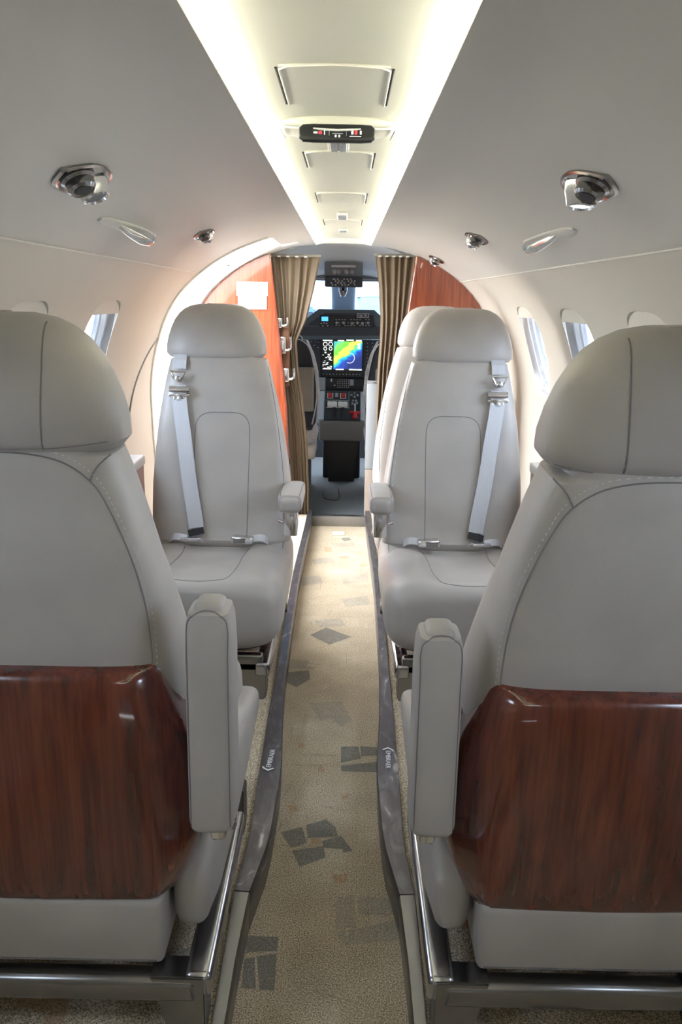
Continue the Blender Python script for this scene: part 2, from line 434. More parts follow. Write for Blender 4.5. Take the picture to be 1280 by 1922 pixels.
for sx, nm in ((-1, 'floor_left'), (1, 'floor_right')):
    bm = BM(); ys = [YA] + [y for y, _ in RAILX if YA < y < 4.2] + [4.2]
    a = [V((sx*(lerp(RAILX, y)+.012), y, FZ)) for y in ys]; c = [V((sx*.73, y, FZ)) for y in ys]
    prism(bm, a + c[::-1], (0, 0, -.08))
    z = FZ
    for k in range(40):
        x, y = random.uniform(.2, .5), random.uniform(0.9, 4.0); aa, bb = random.uniform(.03, .09), random.uniform(.04, .1)
        j = lambda: random.uniform(-.008, .008); zz = FZ + random.uniform(.0002, .0006)
        quadmesh(bm, [(sx*x, y, zz), (sx*(x+aa), y+j(), zz), (sx*(x+aa+j()), y+bb, zz), (sx*(x+j()), y+bb, zz)], random.choice([1, 2, 3, 4, 4]))
    struct(obj(nm, bm, [M_CARP, M_CGREY, M_CMID, M_CRUST, M_CPALE], smooth=False))
bm = BM(); rbox(bm, (-.62, 4.295, -.03), (.62, 6.2, .052), .002); struct(obj('floor_cockpit', bm, M_COCKFLOOR))
bm = BM(); rbox(bm, (-.165, 4.272, -.02), (.165, 4.300, .054), .004); struct(obj('trim_3', bm, M_TAUPE))
bm = BM(); rbox(bm, (-.165, 4.276, .050), (.165, 4.312, .058), .002); struct(obj('trim_4', bm, M_BRUSH))
# aft bulkhead behind the viewer
bm = BM(); prism(bm, [(sx*p.x, YA-.03, p.z) for sx, P in ((1, PR), (-1, PR[::-1])) for p in P], (0, .03, 0)); struct(obj('wall_back', bm, M_CPIT))

# ------------------------------------------------------------------ aisle rails with lettering
def rail_mesh(sx, y0, y1, n):
    bm = BM(); rings = []
    for k in range(n+1):
        y = y0 + (y1-y0)*k/n; x = lerp(RAILX, y); wd = lerp(RAILW, y)
        pr = [(x+.004, .001), (x+.002, .05), (x, .088), (x+.003, .093), (x+wd-.002, .0945), (x+wd, .090), (x+wd, .08), (x+.012, .04), (x+.012, .001)]
        rings.append([V((sx*a, y, b)) for a, b in pr])
    return loft(bm, rings)
def rail(sx, lab):
    root = empty('aisle_rail', (0, 0, 0), lab, 'floor rail', 'metal rails edging the aisle')
    obj('rail_cover', rail_mesh(sx, 1.325, 4.27, 46), M_RAIL, root)
    e = obj('rail_end', rail_mesh(sx, YA, 1.322, 14), M_RAILEND, root); e['label'] = 'paler brushed metal near end'
    y = 1.80; x = lerp(RAILX, y) + lerp(RAILW, y)*.56
    L_ = 0.115
    if sx < 0: mt = Matrix.Translation((-x, 1.752, .0950)) @ Matrix.Rotation(R(90-3), 4, 'Z')
    else: mt = Matrix.Translation((x, 1.838, .0950)) @ Matrix.Rotation(R(-90-3), 4, 'Z')
    text_mesh('lettering', 'EMBRAER', .0172, mt, M_LETTER, root, squeeze=1.12)
    bm = BM()
    for pl in ([(-.020, 0), (-.006, .018), (-.003, .014), (-.013, .0), (-.003, -.014), (-.006, -.018)], [(-.005, .017), (.004, .021), (.001, .014), (-.003, .012)]):
        prism(bm, [(a*.8, b*.8, 0) for a, b in pl], (0, 0, .0008))
    obj('emblem', bm, M_LETTER, root, smooth=False, xf=mt)
rail(-1, 'dark scuffed metal rail along the left side of the aisle')
rail(1, 'dark scuffed metal rail along the right side of the aisle')

# ------------------------------------------------------------------ seats
HWB = [(.40, .235), (.50, .238), (.60, .234), (.70, .224), (.80, .211), (.90, .192), (.98, .173), (1.03, .158), (1.06, .140)]
def yfront(z): return .46 + .344*(z-.42)
def yback(z): return lerp([(.40, .745), (.70, .765), (.9, .785), (1.06, .805)], z)
def make_seat(loc, rz, ob, lab, arm, belts, recline=0.0, hoff=.034, bw=.188, wd=0.0, cf=0.0, cw=1.0, hz=0.0, al=1.0, pw=0.0, nb=0.0, group='leather cabin seats'):
    """local frame: faces -y, cushion front at y=0, floor of the seat row at z=0.085; ob = local x sign of the window side"""
    fy = .24 if nb else 0.0
    root = empty('passenger_chair', (loc[0], loc[1], FZ), lab, 'seat', group, rz)
    G = Matrix.Translation((0, 0, -FZ))
    RC = G @ Matrix.Translation((0, .66, .36)) @ Matrix.Rotation(-recline, 4, 'X') @ Matrix.Translation((0, -.66, -.36))
    X, Yv, Z = V((1, 0, 0)), V((0, 1, 0)), V((0, 0, 1))
    def bvh(bm): bmesh.ops.recalc_face_normals(bm, faces=bm.faces); return BVHTree.FromBMesh(bm)
    # backrest
    secs = []
    for k in range(17):
        z = .40 + .655*k/16; a, b = yfront(z), yback(z)
        secs.append((V((ob*.022*(z-.45)/.5, (a+b)/2, z)), lerp(HWB, z) - nb*min(1, .4+(1.06-z)*3), (b-a)/2))
    bm = padded(secs, X, Yv, .035, 4.6, 48, 6)
    for v in bm.verts:                                            # gently hollow front, fuller side bolsters
        if v.co.y < (yfront(v.co.z)+yback(v.co.z))/2 and v.co.z < 1.0:
            h = lerp(HWB, v.co.z); t = min(1, abs(v.co.x)/h)
            v.co.y += .016*(1-t*t)*min(1, (1.0-v.co.z)/.15)
    T = bvh(bm); back = obj('backrest', bm, M_SEAT, root, xf=RC)
    def seams(name, lines, d, r, parent, T_, xf, m=M_SEAM):
        b = BM()
        for ln in lines:
            q = drape(T_, bez(ln, 6), d, r*.25)
            if len(q) > 1: tube(b, q, r, 5)
        return obj(name, b, m, parent, xf=xf)
    def stitches(name, lines, d, parent, T_, xf):
        for ln in lines:
            b = BM(); q = drape(T_, bez(ln, 14), d, .0003)
            for i in range(0, len(q)-1, 2): tube(b, [q[i], q[i]+(q[i+1]-q[i])*.85], .0008, 4)
            obj(name, b, M_STITCH, parent, xf=xf)
    bx = ob*.022
    if belts:
        c = .092
        seams('seam', [[(-c, .6, .44), (-c, .6, .6), (-c, .6, .76), (-c+.006, .6, .815), (-c+.035, .6, .840), (0, .6, .843), (c-.035, .6, .840), (c-.006, .6, .815), (c, .6, .76), (c, .6, .6), (c, .6, .44)],
                       [(-ob*.165+bx, .6, 1.0), (-ob*.180+bx*.8, .6, .92), (-ob*.197+bx*.5, .6, .8), (-ob*.210, .6, .62), (-ob*.212, .6, .5)]], (0, 1, 0), .0012, back, T, RC)
        stitches('stitching', [[(-ob*.158+bx, .6, 1.0), (-ob*.172+bx*.8, .6, .92), (-ob*.189+bx*.5, .6, .8), (-ob*.202, .6, .62), (-ob*.204, .6, .5)]], (0, 1, 0), back, T, RC)
    else:
        half = [(0, 1, 1.012), (.045, 1, 1.004), (.088, 1, .974), (.110, 1, .93), (.131, 1, .86), (.145, 1, .79), (.150, 1, .72), (.150, 1, .66)]
        half = [(a if a == 0 else a+pw, b, z+.008) for a, b, z in half]
        ln = [(s*a + bx, b, z) for s, H in ((-1, half[::-1]), (1, half[1:])) for a, b, z in H]
        sh = [[(s*(.088+pw) + bx, 1, .982), (s*(.098+pw) + bx, 1, 1.000), (s*(.112+pw) + bx, 1, 1.014)] for s in (-1, 1)]
        seams('seam', [ln] + sh, (0, -1, 0), .0012, back, T, RC)
        stitches('stitching', [[(x + .006*max(-1, min(1, (x-bx)*14)), y, z + (.007 if z > .96 else 0)) for x, y, z in ln]], (0, -1, 0), back, T, RC)
    # headrest
    hx = ob*hoff
    hs = [(1.012, .110, .040), (1.015, .142, .056), (1.022, .161, .067), (1.034, .171, .074), (1.06, .171, .077), (1.09, .165, .075), (1.12, .155, .070), (1.145, .143, .064), (1.165, .129, .056), (1.18, .112, .047), (1.191, .090, .036), (1.197, .062, .024), (1.199, .034, .013)]
    bm = padded([(V((hx, .735 + .15*(z-1.03), z+hz)), a, b) for z, a, b in hs], X, Yv, .002, 3.0, 56, 3)
    T = bvh(bm); head = obj('headrest', bm, M_SEAT, root, xf=RC)
    if belts: pass
    seams('seam', [[(hx + s*.076, 1, 1.024+hz), (hx + s*.082, 1, 1.08+hz), (hx + s*.087, 1, 1.14+hz), (hx + s*.088, 1, 1.186+hz)] for s in (-1, 1)] +
                  [[(hx - .155, 1, 1.034), (hx - .08, 1, 1.026), (hx, 1, 1.024), (hx + .08, 1, 1.026), (hx + .155, 1, 1.034)]], (0, -1, 0), .0011, head, T, RC)
    for s in (-1, 1): obj('headrest_post', lathe(BM(), (hx + s*.055, .735, .99), (0, 0, 1), [(0, .006), (.06, .006)], 12), M_CHROME, root, xf=RC)
    # seat cushion
    secs = []
    for y in (0, .075, .11, .15, .2, .25, .3, .35, .4, .45, .55):
        zt = lerp([(0, .462), (.10, .464), (.2, .455), (.4, .434), (.55, .425)], y); zb = lerp([(0, .238), (.08, .240), (.3, .26), (.55, .28)], y)
        secs.append((V((0, y if y > .4 else y + cf*(.4-y)/.4, (zt+zb)/2)), cw*lerp([(0, .238), (.1, .245), (.55, .245)], y), (zt-zb)/2))
    bm = padded(secs, X, Z, .055, 3.8, 56, 7)
    for v in bm.verts:
        if v.co.z > .40:
            t = min(1, max(0, (abs(v.co.x)-.085)/.05)); v.co.z -= .016*(1-t*t*(3-2*t))*min(1, max(0, v.co.y/.06))
    T = bvh(bm); cush = obj('seat_cushion', bm, M_SEAT, root, xf=G)
    c = .10
    seams('seam', [[(-c-.015, .5, 1), (-c, .35, 1), (-c, .16, 1), (-c+.018, .060, 1), (-c+.06, .036, 1), (0, .032, 1), (c-.06, .036, 1), (c-.018, .060, 1), (c, .16, 1), (c, .35, 1), (c+.015, .5, 1)]], (0, 0, -1), .0012, cush, T, G)
    stitches('stitching', [[(s*.215, .5, 1), (s*.217, .3, 1), (s*.212, .1, 1), (s*.205, .03, 1)] for s in (-1, 1)], (0, 0, -1), cush, T, G)
    # timber shell wrapping the lower back
    rings = []
    for z, hb, hsd, yb, in_ in [(.335, .150, .165, .775, .014), (.341, .158, .176, .792, .004), (.36, .161, .186, .797, 0), (.40, .166, .203, .799, 0), (.46, .168, .214, .800, 0), (.54, .164, .210, .800, 0),
                              (.62, .156, .190, .798, 0), (.68, .146, .170, .795, 0), (.706, .142, .163, .792, 0), (.715, .138, .157, .788, .004), (.720, .131, .150, .780, .012)]:
        z = .322 + (z-.335)*(.985); hsd += wd*1.3; hb += wd*.45
        h = [(hsd, .60), (hsd, .68), (hsd-.004, .725), (hsd*.72+hb*.28, .760), (hb+.012, yb-.012), (hb+.004, yb-.005), (hb-.006, yb), (hb*.5, yb+.002)]
        rings.append([V((a + bx*.4, y, z)) for a, y in h] + [V((bx*.4, yb+.003, z))] + [V((-a + bx*.4, y, z)) for a, y in h[::-1]])
    bm = loft(BM(), rings); obj('back_shell', bm, M_WOOD, root, ang=50, xf=RC)
    # lower rear skirt and side skirts in leather
    bm = rbox(BM(), (-.165-wd*.25, .62, .206), (.165+wd*.25, .795, .326), .012, 3); sk = obj('rear_skirt', bm, M_SEAT, root, xf=G)
    b = BM(); rbox(b, (-.160, .7945, .215), (.160, .7965, .2175), 0); obj('seam', b, M_SEAM, sk, xf=G)
    for s in (-1, 1):
        secs = [(V((s*(.196+wd*.5), y, (zt+zb)/2)), hw, (zt-zb)/2) for y, zt, zb, hw in ((.10, .34, .27, .042), (.35, .40, .26, .046), (.55, .44, .25, .046), (.68, .40, .24, .040), (.755, .335, .236, .030))]
        bm = padded(secs, X, Z, .022, 3.4, 28, 5); T = bvh(bm); q = obj('side_skirt', bm, M_SEAT, root, xf=G)
        seams('seam', [[(s*.186, .76, 1), (s*.200, .70, 1), (s*.210, .6, 1), (s*.214, .45, 1)]], (0, 0, -1), .0012, q, T, G)
    bm = padded([(V((0, y, zc)), hw, hz_) for y, zc, hw, hz_ in ((.03+fy, .300, .222, .070), (.12+fy, .300, .230, .078), (.5, .30, .232, .080), (.64, .30, .225, .075))], X, Z, .03, 3.2, 48, 5)
    obj('seat_pan', bm, M_WOOD, root, xf=G)
    # metal base
    for s in (-1, 1): obj('side_bar', rbox(BM(), (s*bw-.022, .03+fy*1.5, .160), (s*bw+.022, .81, .204), .010, 3), M_STEEL, root, xf=G)
    b = BM(); rbox(b, (-bw, .775, .152), (bw, .815, .196), .012, 3); bar = obj('rear_bar', b, M_BASE, root, xf=G)
    b = BM(); rbox(b, (-bw, .035+fy, .172), (bw, .065+fy, .226), .008, 3); obj('front_bar', b, M_BASE, root, xf=G)
    for s in (-1, 1):
        for y0, y1 in ((.035+fy, .085+fy), (.765, .812)):
            b = BM(); prism(b, [(s*(bw-.075), y0, .20), (s*(bw+.012), y0, .20), (s*(bw+.012), y0, FZ+.012), (s*(bw+.005), y0, FZ), (s*(bw-.045), y0, FZ), (s*(bw-.052), y0, FZ+.012), (s*(bw-.057), y0, .150), (s*(bw-.068), y0, .170)], (0, y1-y0, 0))
            bmesh.ops.bevel(b, geom=b.edges[:], offset=.003, segments=2, affect='EDGES'); obj('leg', b, M_BASE, root, xf=G)
    # armrest on the aisle side
    ax = -ob*.250
    if arm == 'up':
        ax = -ob*.252
        tl = R(1.5)
        secs = [(V((0, 0, t*al)), hw, hd) for t, hw, hd in ((0, .0325, .042), (.02, .034, .043), (.20, .034, .043), (.29, .034, .042), (.335, .032, .040), (.352, .0285, .036), (.366, .021, .028))]
        bm = padded(secs, X, Yv, .010, 5, 32, 4); MX = Matrix.Translation((ax, .768, .455)) @ Matrix.Rotation(tl, 4, 'X')
        T = bvh(bm); MX = MX
        arm = obj('armrest', bm, M_SEAT, root, xf=G @ MX)
        e = [(s*.0285, 1, z) for s in (-1,) for z in (.004, .1, .2, .29, .33)] + [(-.022, 1, .349), (0, 1, .357), (.022, 1, .349)] + [(.0285, 1, z) for z in (.33, .29, .2, .1, .004)]
        seams('piping', [[(x, y, z*al) for x, y, z in e]], (0, -1, 0), .0011, arm, T, G @ MX)
        b = BM(); lathe(b, (ax-.03, .745, .440), (1, 0, 0), [(0, .012), (.004, .017), (.05, .017), (.054, .012)], 20); rbox(b, (ax-.012, .70, .40), (ax+.012, .75, .47), .006)
        obj('arm_hinge', b, M_CHROME, root, xf=G)
    elif arm == 'down':
        secs = [(V((ax, y, zc)), hw, hz) for y, zc, hw, hz in ((.252, .614, .028, .022), (.270, .616, .036, .028), (.30, .617, .038, .031), (.42, .611, .037, .031), (.52, .598, .034, .031), (.62, .582, .031, .029))]
        bm = padded(secs, X, Z, .014, 3.6, 36, 5); T = bvh(bm); arm = obj('armrest', bm, M_SEAT, root, xf=RC)
        seams('piping', [[(ax + s*.029, .275, 1), (ax + s*.031, .35, 1), (ax + s*.029, .5, 1), (ax + s*.026, .62, 1)] for s in (-1, 1)], (0, 0, -1), .0013, arm, T, RC)
        b = BM(); padded([(V((ax - ob*.002, .300, .512)), .021, .024), (V((ax - ob*.002, .30, .55)), .023, .026), (V((ax, .30, .592)), .024, .026)], X, Yv, .003, 4, 24, 3, b); obj('arm_post', b, M_CHROME, arm, xf=RC)
        b = BM(); tube(b, [(ax+ob*.02, .31, .545), (ax+ob*.035, .33, .545)], .006, 10); obj('release_button', b, M_CHROME, arm, xf=RC)
    # recline lever on the aisle side
    b = BM(); rbox(b, (-ob*.242-.004, .18+fy, .30), (-ob*.242+.004, .26+fy, .325), .003); lathe(b, (-ob*.238, .19+fy, .312), (-ob, 0, 0), [(0, .014), (.010, .014), (.012, .010)], 16)
    obj('recline_lever', b, M_DARKCH, root, xf=G)
    # belts
    if belts:
        T = BVHTree.FromObject(back, bpy.context.evaluated_depsgraph_get())
        RI = Matrix.Identity(4)
        def ribbon(pts, wd, m, name, parent, th=.003, d=V((0, 1, 0)), off=.006, TT=T):
            q = drape(TT, [p - V((0, 0, FZ)) for p in bez(pts, 6)], d, off); b = BM(); rings = []
            for i, p in enumerate(q):
                tg = (q[min(i+1, len(q)-1)] - q[max(i-1, 0)]).normalized(); sdv = tg.cross(d).normalized(); nn = d
                rings.append([p + sdv*wd/2, p - sdv*wd/2, p - sdv*wd/2 - nn*th, p + sdv*wd/2 - nn*th])
            loft(b, rings); return obj(name, b, m, parent), q
        o = ob
        belt, q = ribbon([(o*.150, .6, .93), (o*.143, .6, .86), (o*.126, .6, .76), (o*.104, .6, .62), (o*.080, .6, .50), (o*.076, .6, .475)], .050, M_WEB, 'shoulder_belt', root, off=.010)
        ribbon([(o*.079, .6, .472), (o*.074, .6, .452)], .053, M_BLACK, 'belt_end', belt, off=.011)
        ribbon([(o*.148, .6, 1.03), (o*.148, .6, 1.01), (o*.149, .6, .985)], .046, M_WEB, 'belt_loop', belt, off=.012)
        P = drape(T, [(o*.150, .6, .948-FZ)], (0, 1, 0), .020)[0]
        b = BM(); tube(b, [P + V((-.026, 0, .028)), P + V((.026, 0, .028)), P + V((.008, 0, -.004)), P + V((-.008, 0, -.004)), P + V((-.026, 0, .028))], .0045, 8)
        lathe(b, P + V((0, .004, .004)), (0, -1, 0), [(0, .010), (.012, .010), (.014, .007)], 16); obj('belt_guide', b, M_CHROME, belt)
        P = P + V((-o*.004, 0, -.032))
        b = BM(); tube(b, [P + V((-.034, 0, 0)), P + V((.034, 0, 0))], .013, 16); rbox(b, P + V((-.036, -.012, -.024)), P + V((.036, .008, -.012)), .003); obj('belt_adjuster', b, M_CHROME, belt)
        b = BM(); rbox(b, P + V((-.020, -.012, -.064)), P + V((.020, -.007, -.020)), .003); tg = obj('belt_tongue', b, M_CHROME, belt)
        b = BM(); rbox(b, P + V((-.009, -.0135, -.053)), P + V((.009, -.0115, -.031)), .002); obj('slot', b, M_GREYP, tg)
        # lap belt lying on the cushion
        zc = .442 - FZ
        lapo = None
        for s in (-o, o):
            lap = BM()
            xs = [(s*.165, .475, zc-.010), (s*.15, .460, zc+.004), (s*.13, .448, zc+.008), (s*.10, .436, zc+.006)]
            q = bez(xs, 5); rings = []
            for p in q: rings.append([p + V((0, .012, .009)), p + V((0, -.012, -.007)), p + V((0, -.013, -.004)), p + V((0, .010, .012))])
            loft(lap, rings); lb = obj('lap_belt', lap, M_WEB, root); lapo = lapo or lb
        Pb = V((-o*.085, .432, zc+.010))
        b = BM(); rbox(b, Pb + V((-.036, -.018, -.012)), Pb + V((.036, .018, .012)), .007, 3, Matrix.Rotation(R(10*o), 3, 'Z')); bk = obj('buckle', b, M_CHROME, lapo)
        b = BM(); rbox(b, Pb + V((-.030, -.020, -.008)), Pb + V((.030, -.016, .009)), .003); obj('buckle_flap', b, M_DARKCH, bk)
        Pc = V((o*.09, .428, zc+.008))
        b = BM(); rbox(b, Pc + V((-.03, -.010, -.005)), Pc + V((.03, .010, .005)), .004); tube(b, [Pc + V((-o*.03, 0, 0)), Pc + V((-o*.045, -.012, .0))], .006, 10); obj('belt_hook', b, M_CHROME, lb)
    return root
SX, SN = .39, .415
make_seat((-SN, 1.82, 0), PI, 1, 'near grey leather seat seen from behind on the left, glossy mahogany back shell', 'up', False, 0, .029, .225, .022, .09, .88, 0, .965, .035, .02)
make_seat((SN, 1.82, 0), PI, -1, 'near grey leather seat seen from behind on the right, reclined a little, mahogany back shell', 'up', False, R(4.5), .029, .225, .022, .09, .88, .008, .88, .035, .02)
make_seat((-SX, 2.08, 0), 0, -1, 'grey leather seat facing the viewer on the left beside the open doorway', 'down', True)
make_seat((SX, 2.08, 0), 0, 1, 'grey leather seat facing the viewer on the right, in front of another seat', 'down', True)
make_seat((SX, 2.91, 0), 0, 1, 'leather seat half hidden behind the right viewer-facing seat, against the timber panel', None, True)

# ------------------------------------------------------------------ side ledges
for sx, lab in ((-1, 'timber-faced ledge along the left cabin wall beside the seats'), (1, 'timber-faced ledge along the right cabin wall with a cup holder on it')):
    root = empty('side_ledge', (sx*.71, 1.7, FZ), lab, 'ledge', 'side ledges along the cabin walls')
    y0, y1 = 1.86-1.7, 2.64-1.7
    b = BM(); rbox(b, (sx*.0-.065, y0, .585), (sx*.0+.065, y1, .620), .008, 3); obj('ledge_top', b, M_SEATL, root)
    b = BM(); rbox(b, (-sx*.055-.006, y0+.01, .25), (-sx*.055+.006, y1-.01, .588), .003); obj('ledge_face', b, M_LEDGE, root)
cup = empty('cup_holder', (.705, 2.44, FZ+.620), 'round chrome cup holder set on the right ledge', 'cup holder')
b = BM(); lathe(b, (0, 0, 0), (0, 0, 1), [(0, .038), (.006, .042), (.012, .042), (.014, .036), (.013, .03)], 32); obj('rim', b, M_CHROME, cup)
b = BM(); lathe(b, (0, 0, .006), (0, 0, 1), [(0, .031), (.008, .031)], 28); obj('liner', b, M_BLACK, cup)

# ------------------------------------------------------------------ ceiling: light strips, panels, sign, lamps
for sx, lab in ((-1, 'long glowing light strip along the left edge of the ceiling panel'), (1, 'long glowing light strip along the right edge of the ceiling panel')):
    b = BM(); rbox(b, (sx*.158-.006, YA+.02, 1.4875), (sx*.158+.006, YB-.01, 1.4925), .001)
    tag(obj('light_strip', b, M_LED), lab, 'light', 'light strips in the ceiling cove')
def outline(name, y0, y1, hw, lab, front=True, part=1.0, m=M_TRIM):
    root = empty(name, (0, (y0+y1)/2, 1.51), lab, 'ceiling panel', 'hatch panels in the ceiling centre')
    o = root.location
    b = BM(); rings = []
    for k in range(13):
        x = -hw + 2*hw*k/12; rings.append([V((x, y0, cz(x)-.0025)), V((x, y1, cz(x)-.0025)), V((x, y1, cz(x)+.001)), V((x, y0, cz(x)+.001))])
    bmesh.ops.translate(loft(b, rings), vec=-o, verts=b.verts); obj('panel', b, M_CENTRE, root)
    b = BM(); r_ = .012
    edge = [V((-hw, y1, 0)), V((-hw, y0+r_, 0)), V((-hw+r_, y0, 0)), V((0, y0-.004, 0)), V((hw-r_, y0, 0)), V((hw, y0+r_, 0)), V((hw, y1, 0))]
    P = []
    for a, c in zip(edge, edge[1:]):
        for k in range(6): P.append(a.lerp(c, k/6))
    P.append(edge[-1]); P = [V((p.x, p.y, cz(p.x)-.003)) - o for p in P]
    tube(b, P, .0015, 6); obj('edge_trim', b, M_TRIM, root)
    for s in (-1, 1): obj('gap', tube(BM(), [V((s*(hw+.004), y0+.01, cz(hw)-.0012)) - o, V((s*(hw+.004), y1, cz(hw)-.0012)) - o], .002, 6), M_GAP, root)
outline('ceiling_hatch', 1.16, 1.37, .074, 'largest blank hatch panel in the ceiling, nearest the viewer')
outline('ceiling_hatch', 1.79, 1.99, .071, 'blank hatch panel just past the sign and small lamp in the ceiling')
outline('ceiling_hatch', 2.45, 2.68, .071, 'narrow blank hatch panel halfway along the ceiling centre')
outline('ceiling_hatch', 3.25, 3.48, .071, 'farthest blank hatch panel between two tiny ceiling lamps')
root = empty('passenger_sign', (0, 1.52, 1.508), 'black lozenge sign with red and white symbols in a cream ceiling housing', 'sign')
b = BM(); secs = []
for x, hy, hz in ((-.100, .048, .004), (-.085, .055, .007), (-.06, .058, .014), (-.03, .058, .019), (.03, .058, .019), (.06, .058, .014), (.085, .055, .007), (.100, .048, .004)):
    secs.append((V((x, .008, .002)), hy, hz))
padded(secs, V((0, 1, 0)), V((0, 0, 1)), .004, 3, 24, 3, b); obj('housing', b, M_CENTRE, root)
b = BM(); tube(b, [(-.096, .06, -.006), (-.100, -.03, -.006), (-.09, -.048, -.008), (0, -.060, -.014), (.09, -.048, -.008), (.100, -.03, -.006), (.096, .06, -.006)], .002, 6); obj('edge_trim', b, M_WHITE, root)
b = BM(); padded([(V((x, -.040, -.020)), h, .004) for x, h in ((-.064, .008), (-.058, .012), (-.04, .0150), (.04, .0150), (.058, .012), (.064, .008))], V((0, .35, .94)), V((0, .94, -.35)), .003, 4, 20, 3); 
b2 = BM(); padded([(V((x, -.052, -.018)), h, .006) for x, h in ((-.064, .010), (-.058, .0135), (-.04, .0150), (.04, .0150), (.058, .0135), (.064, .010))], V((0, .25, .97)), V((0, .97, -.25)), .003, 4, 20, 3, b2)
b.free(); disp = obj('display', b2, M_BLACK, root)
def sgl(x, z, w_, h_, m, nm='symbol'):
    b = BM(); rbox(b, (x-w_/2, -.0592-.001, z-h_/2-.018), (x+w_/2, -.0585, z+h_/2-.018), .0005, 1, None); return obj(nm, b, m, disp)
sgl(-.036, 0, .007, .003, M_WHITELIT); sgl(-.028, 0, .006, .005, M_REDLIT); sgl(-.021, .0005, .0015, .008, M_WHITELIT)
sgl(-.013, 0, .0006, .009, M_TEXTLIT); sgl(.001, .004, .009, .002, M_REDLIT); sgl(.001, -.001, .018, .0007, M_TEXTLIT); sgl(-.002, -.005, .003, .004, M_WHITELIT); sgl(.004, -.005, .003, .004, M_WHITELIT)
sgl(.016, 0, .0006, .009, M_TEXTLIT); sgl(.026, .001, .004, .006, M_WHITELIT); sgl(.032, .001, .005, .007, M_REDLIT); sgl(.040, .001, .003, .006, M_WHITELIT); sgl(.031, -.005, .020, .0015, M_WHITELIT)
root = empty('ceiling_lamp', (0, 1.68, 1.515), 'small square ribbed lamp lens just behind the black sign', 'lamp')
b = BM(); rbox(b, (-.021, -.055, -.008), (.021, .055, -.002), .004, 2); obj('lamp_frame', b, M_WHITE, root)
for s in (-1, 1): obj('lens', rbox(BM(), (s*.0085-.0075, -.046, -.011), (s*.0085+.0075, .050, -.006), .002), M_GREYP, root)
for y, l_, lab in ((3.05, .09, 'tiny rectangular lamp in the ceiling centre, nearer of two'), (3.65, .05, 'tiny rectangular lamp at the far end of the ceiling centre')):
    root = empty('ceiling_lamp', (0, y, 1.515), lab, 'lamp', 'tiny lamps in the ceiling centre')
    b = BM(); rbox(b, (-.019, -l_, -.010), (.019, l_, -.003), .003); obj('lamp_frame', b, M_WHITE, root)
    b = BM(); rbox(b, (-.015, -l_*.7, -.013), (.015, l_*.8, -.008), .002); obj('lens', b, M_GREYP, root)

def surf(sx, x):
    z = prof_z(x); z2 = prof_z(x+.01); t = V((sx*.01, 0, z2-z)).normalized()
    n = t.cross(V((0, 1, 0))); n = -n if n.z > 0 else n
    return V((sx*x, 0, z)), t, n
def reading_light(sx, x, y, s, lab, lit=False, cut_=0):
    p, t, n = surf(sx, x); p.y = y
    root = empty('reading_light', p, lab, 'light', 'chrome reading lights with air nozzles')
    Yv = V((0, 1, 0))
    out = [(-.11, 0), (-.07, .034), (-.02, .045), (.05, .042), (.105, .004), (.07, -.030), (.0, -.044), (-.06, -.036)]
    P = [Yv*(a*s) + t*(b_*s) for a, b_ in out]; P2 = bez([*P, P[0]], 4)[:-1]
    c = V((0, 0, 0))
    b = BM(); loft(b, [[q - n*.004 for q in P2], [q + n*.004 for q in P2], [q*.9 + n*.006 for q in P2], [q*.78 + n*.001 for q in P2], [q*.2 - n*.004*s for q in P2]]); obj('bezel', b, M_DARKCH, root)
    ax = (n + Yv*-.12 + t*(.35 if lit else .35*0)).normalized()
    b = BM(); lathe(b, Yv*(.028*s), ax, [(-.01*s, .032*s), (.012*s, .030*s), (.020*s, .027*s), (.033*s, .024*s), (.035*s, .020*s), (.031*s, .018*s)], 30); bl = obj('lamp_barrel', b, M_CHROME, root)
    b = BM(); lathe(b, Yv*(.028*s) + ax*(.027*s), ax, [(0, .019*s), (.004*s, .019*s)], 24); obj('lens', b, M_LENSLIT if lit else M_GREYP, bl)
    ax2 = (n - Yv*.2).normalized()
    b = BM(); lathe(b, Yv*(-.038*s), ax2, [(-.01*s, .030*s), (.010*s, .029*s), (.014*s, .024*s), (.026*s, .024*s), (.030*s, .020*s), (.028*s, .014*s)], 30); vn = obj('air_nozzle', b, M_DARKCH, root)
    b = BM(); lathe(b, Yv*(-.038*s) + ax2*(.025*s), ax2, [(0, .014*s), (.004*s, .014*s)], 20); obj('nozzle_opening', b, M_BLACK, vn)
reading_light(-1, .425, 1.44, 1.0, 'large chrome reading light on the left ceiling, nearest the viewer')
reading_light(1, .42, 1.43, 1.0, 'large chrome reading light on the right ceiling with a lit lens', True)
reading_light(-1, .425, 2.62, .75, 'small chrome reading light on the left ceiling above the doorway arch')
reading_light(1, .42, 2.62, .85, 'middle chrome reading light of three along the right ceiling')
reading_light(1, .43, 3.85, .85, 'farthest small chrome reading light on the right ceiling by the curtain')
def clear_lens(sx, x, y, lab, m):
    p, t, n = surf(sx, x); p.y = y
    root = empty('ceiling_lens', p, lab, 'lens cover', 'moulded clear covers on the ceiling slopes')
    Yv = V((0, 1, 0))
    b = BM(); padded([(Yv*a + n*.001, hw, .004) for a, hw in ((-.245, .006), (-.2, .014), (0, .017), (.2, .014), (.24, .006))], t, n, .003, 3, 20, 3, b); obj('base_plate', b, M_CEIL, root)
    b = BM(); padded([(Yv*a + n*h, hw, h) for a, hw, h in ((-.10, .006, .003), (-.05, .012, .010), (.04, .016, .017), (.12, .016, .018), (.18, .012, .013), (.21, .006, .006))], t, n, .004, 2.6, 24, 4, b); obj('cover', b, m, root)
clear_lens(-1, .495, 2.00, 'pale moulded cover on the left ceiling slope beyond the large light', M_CLEAR)
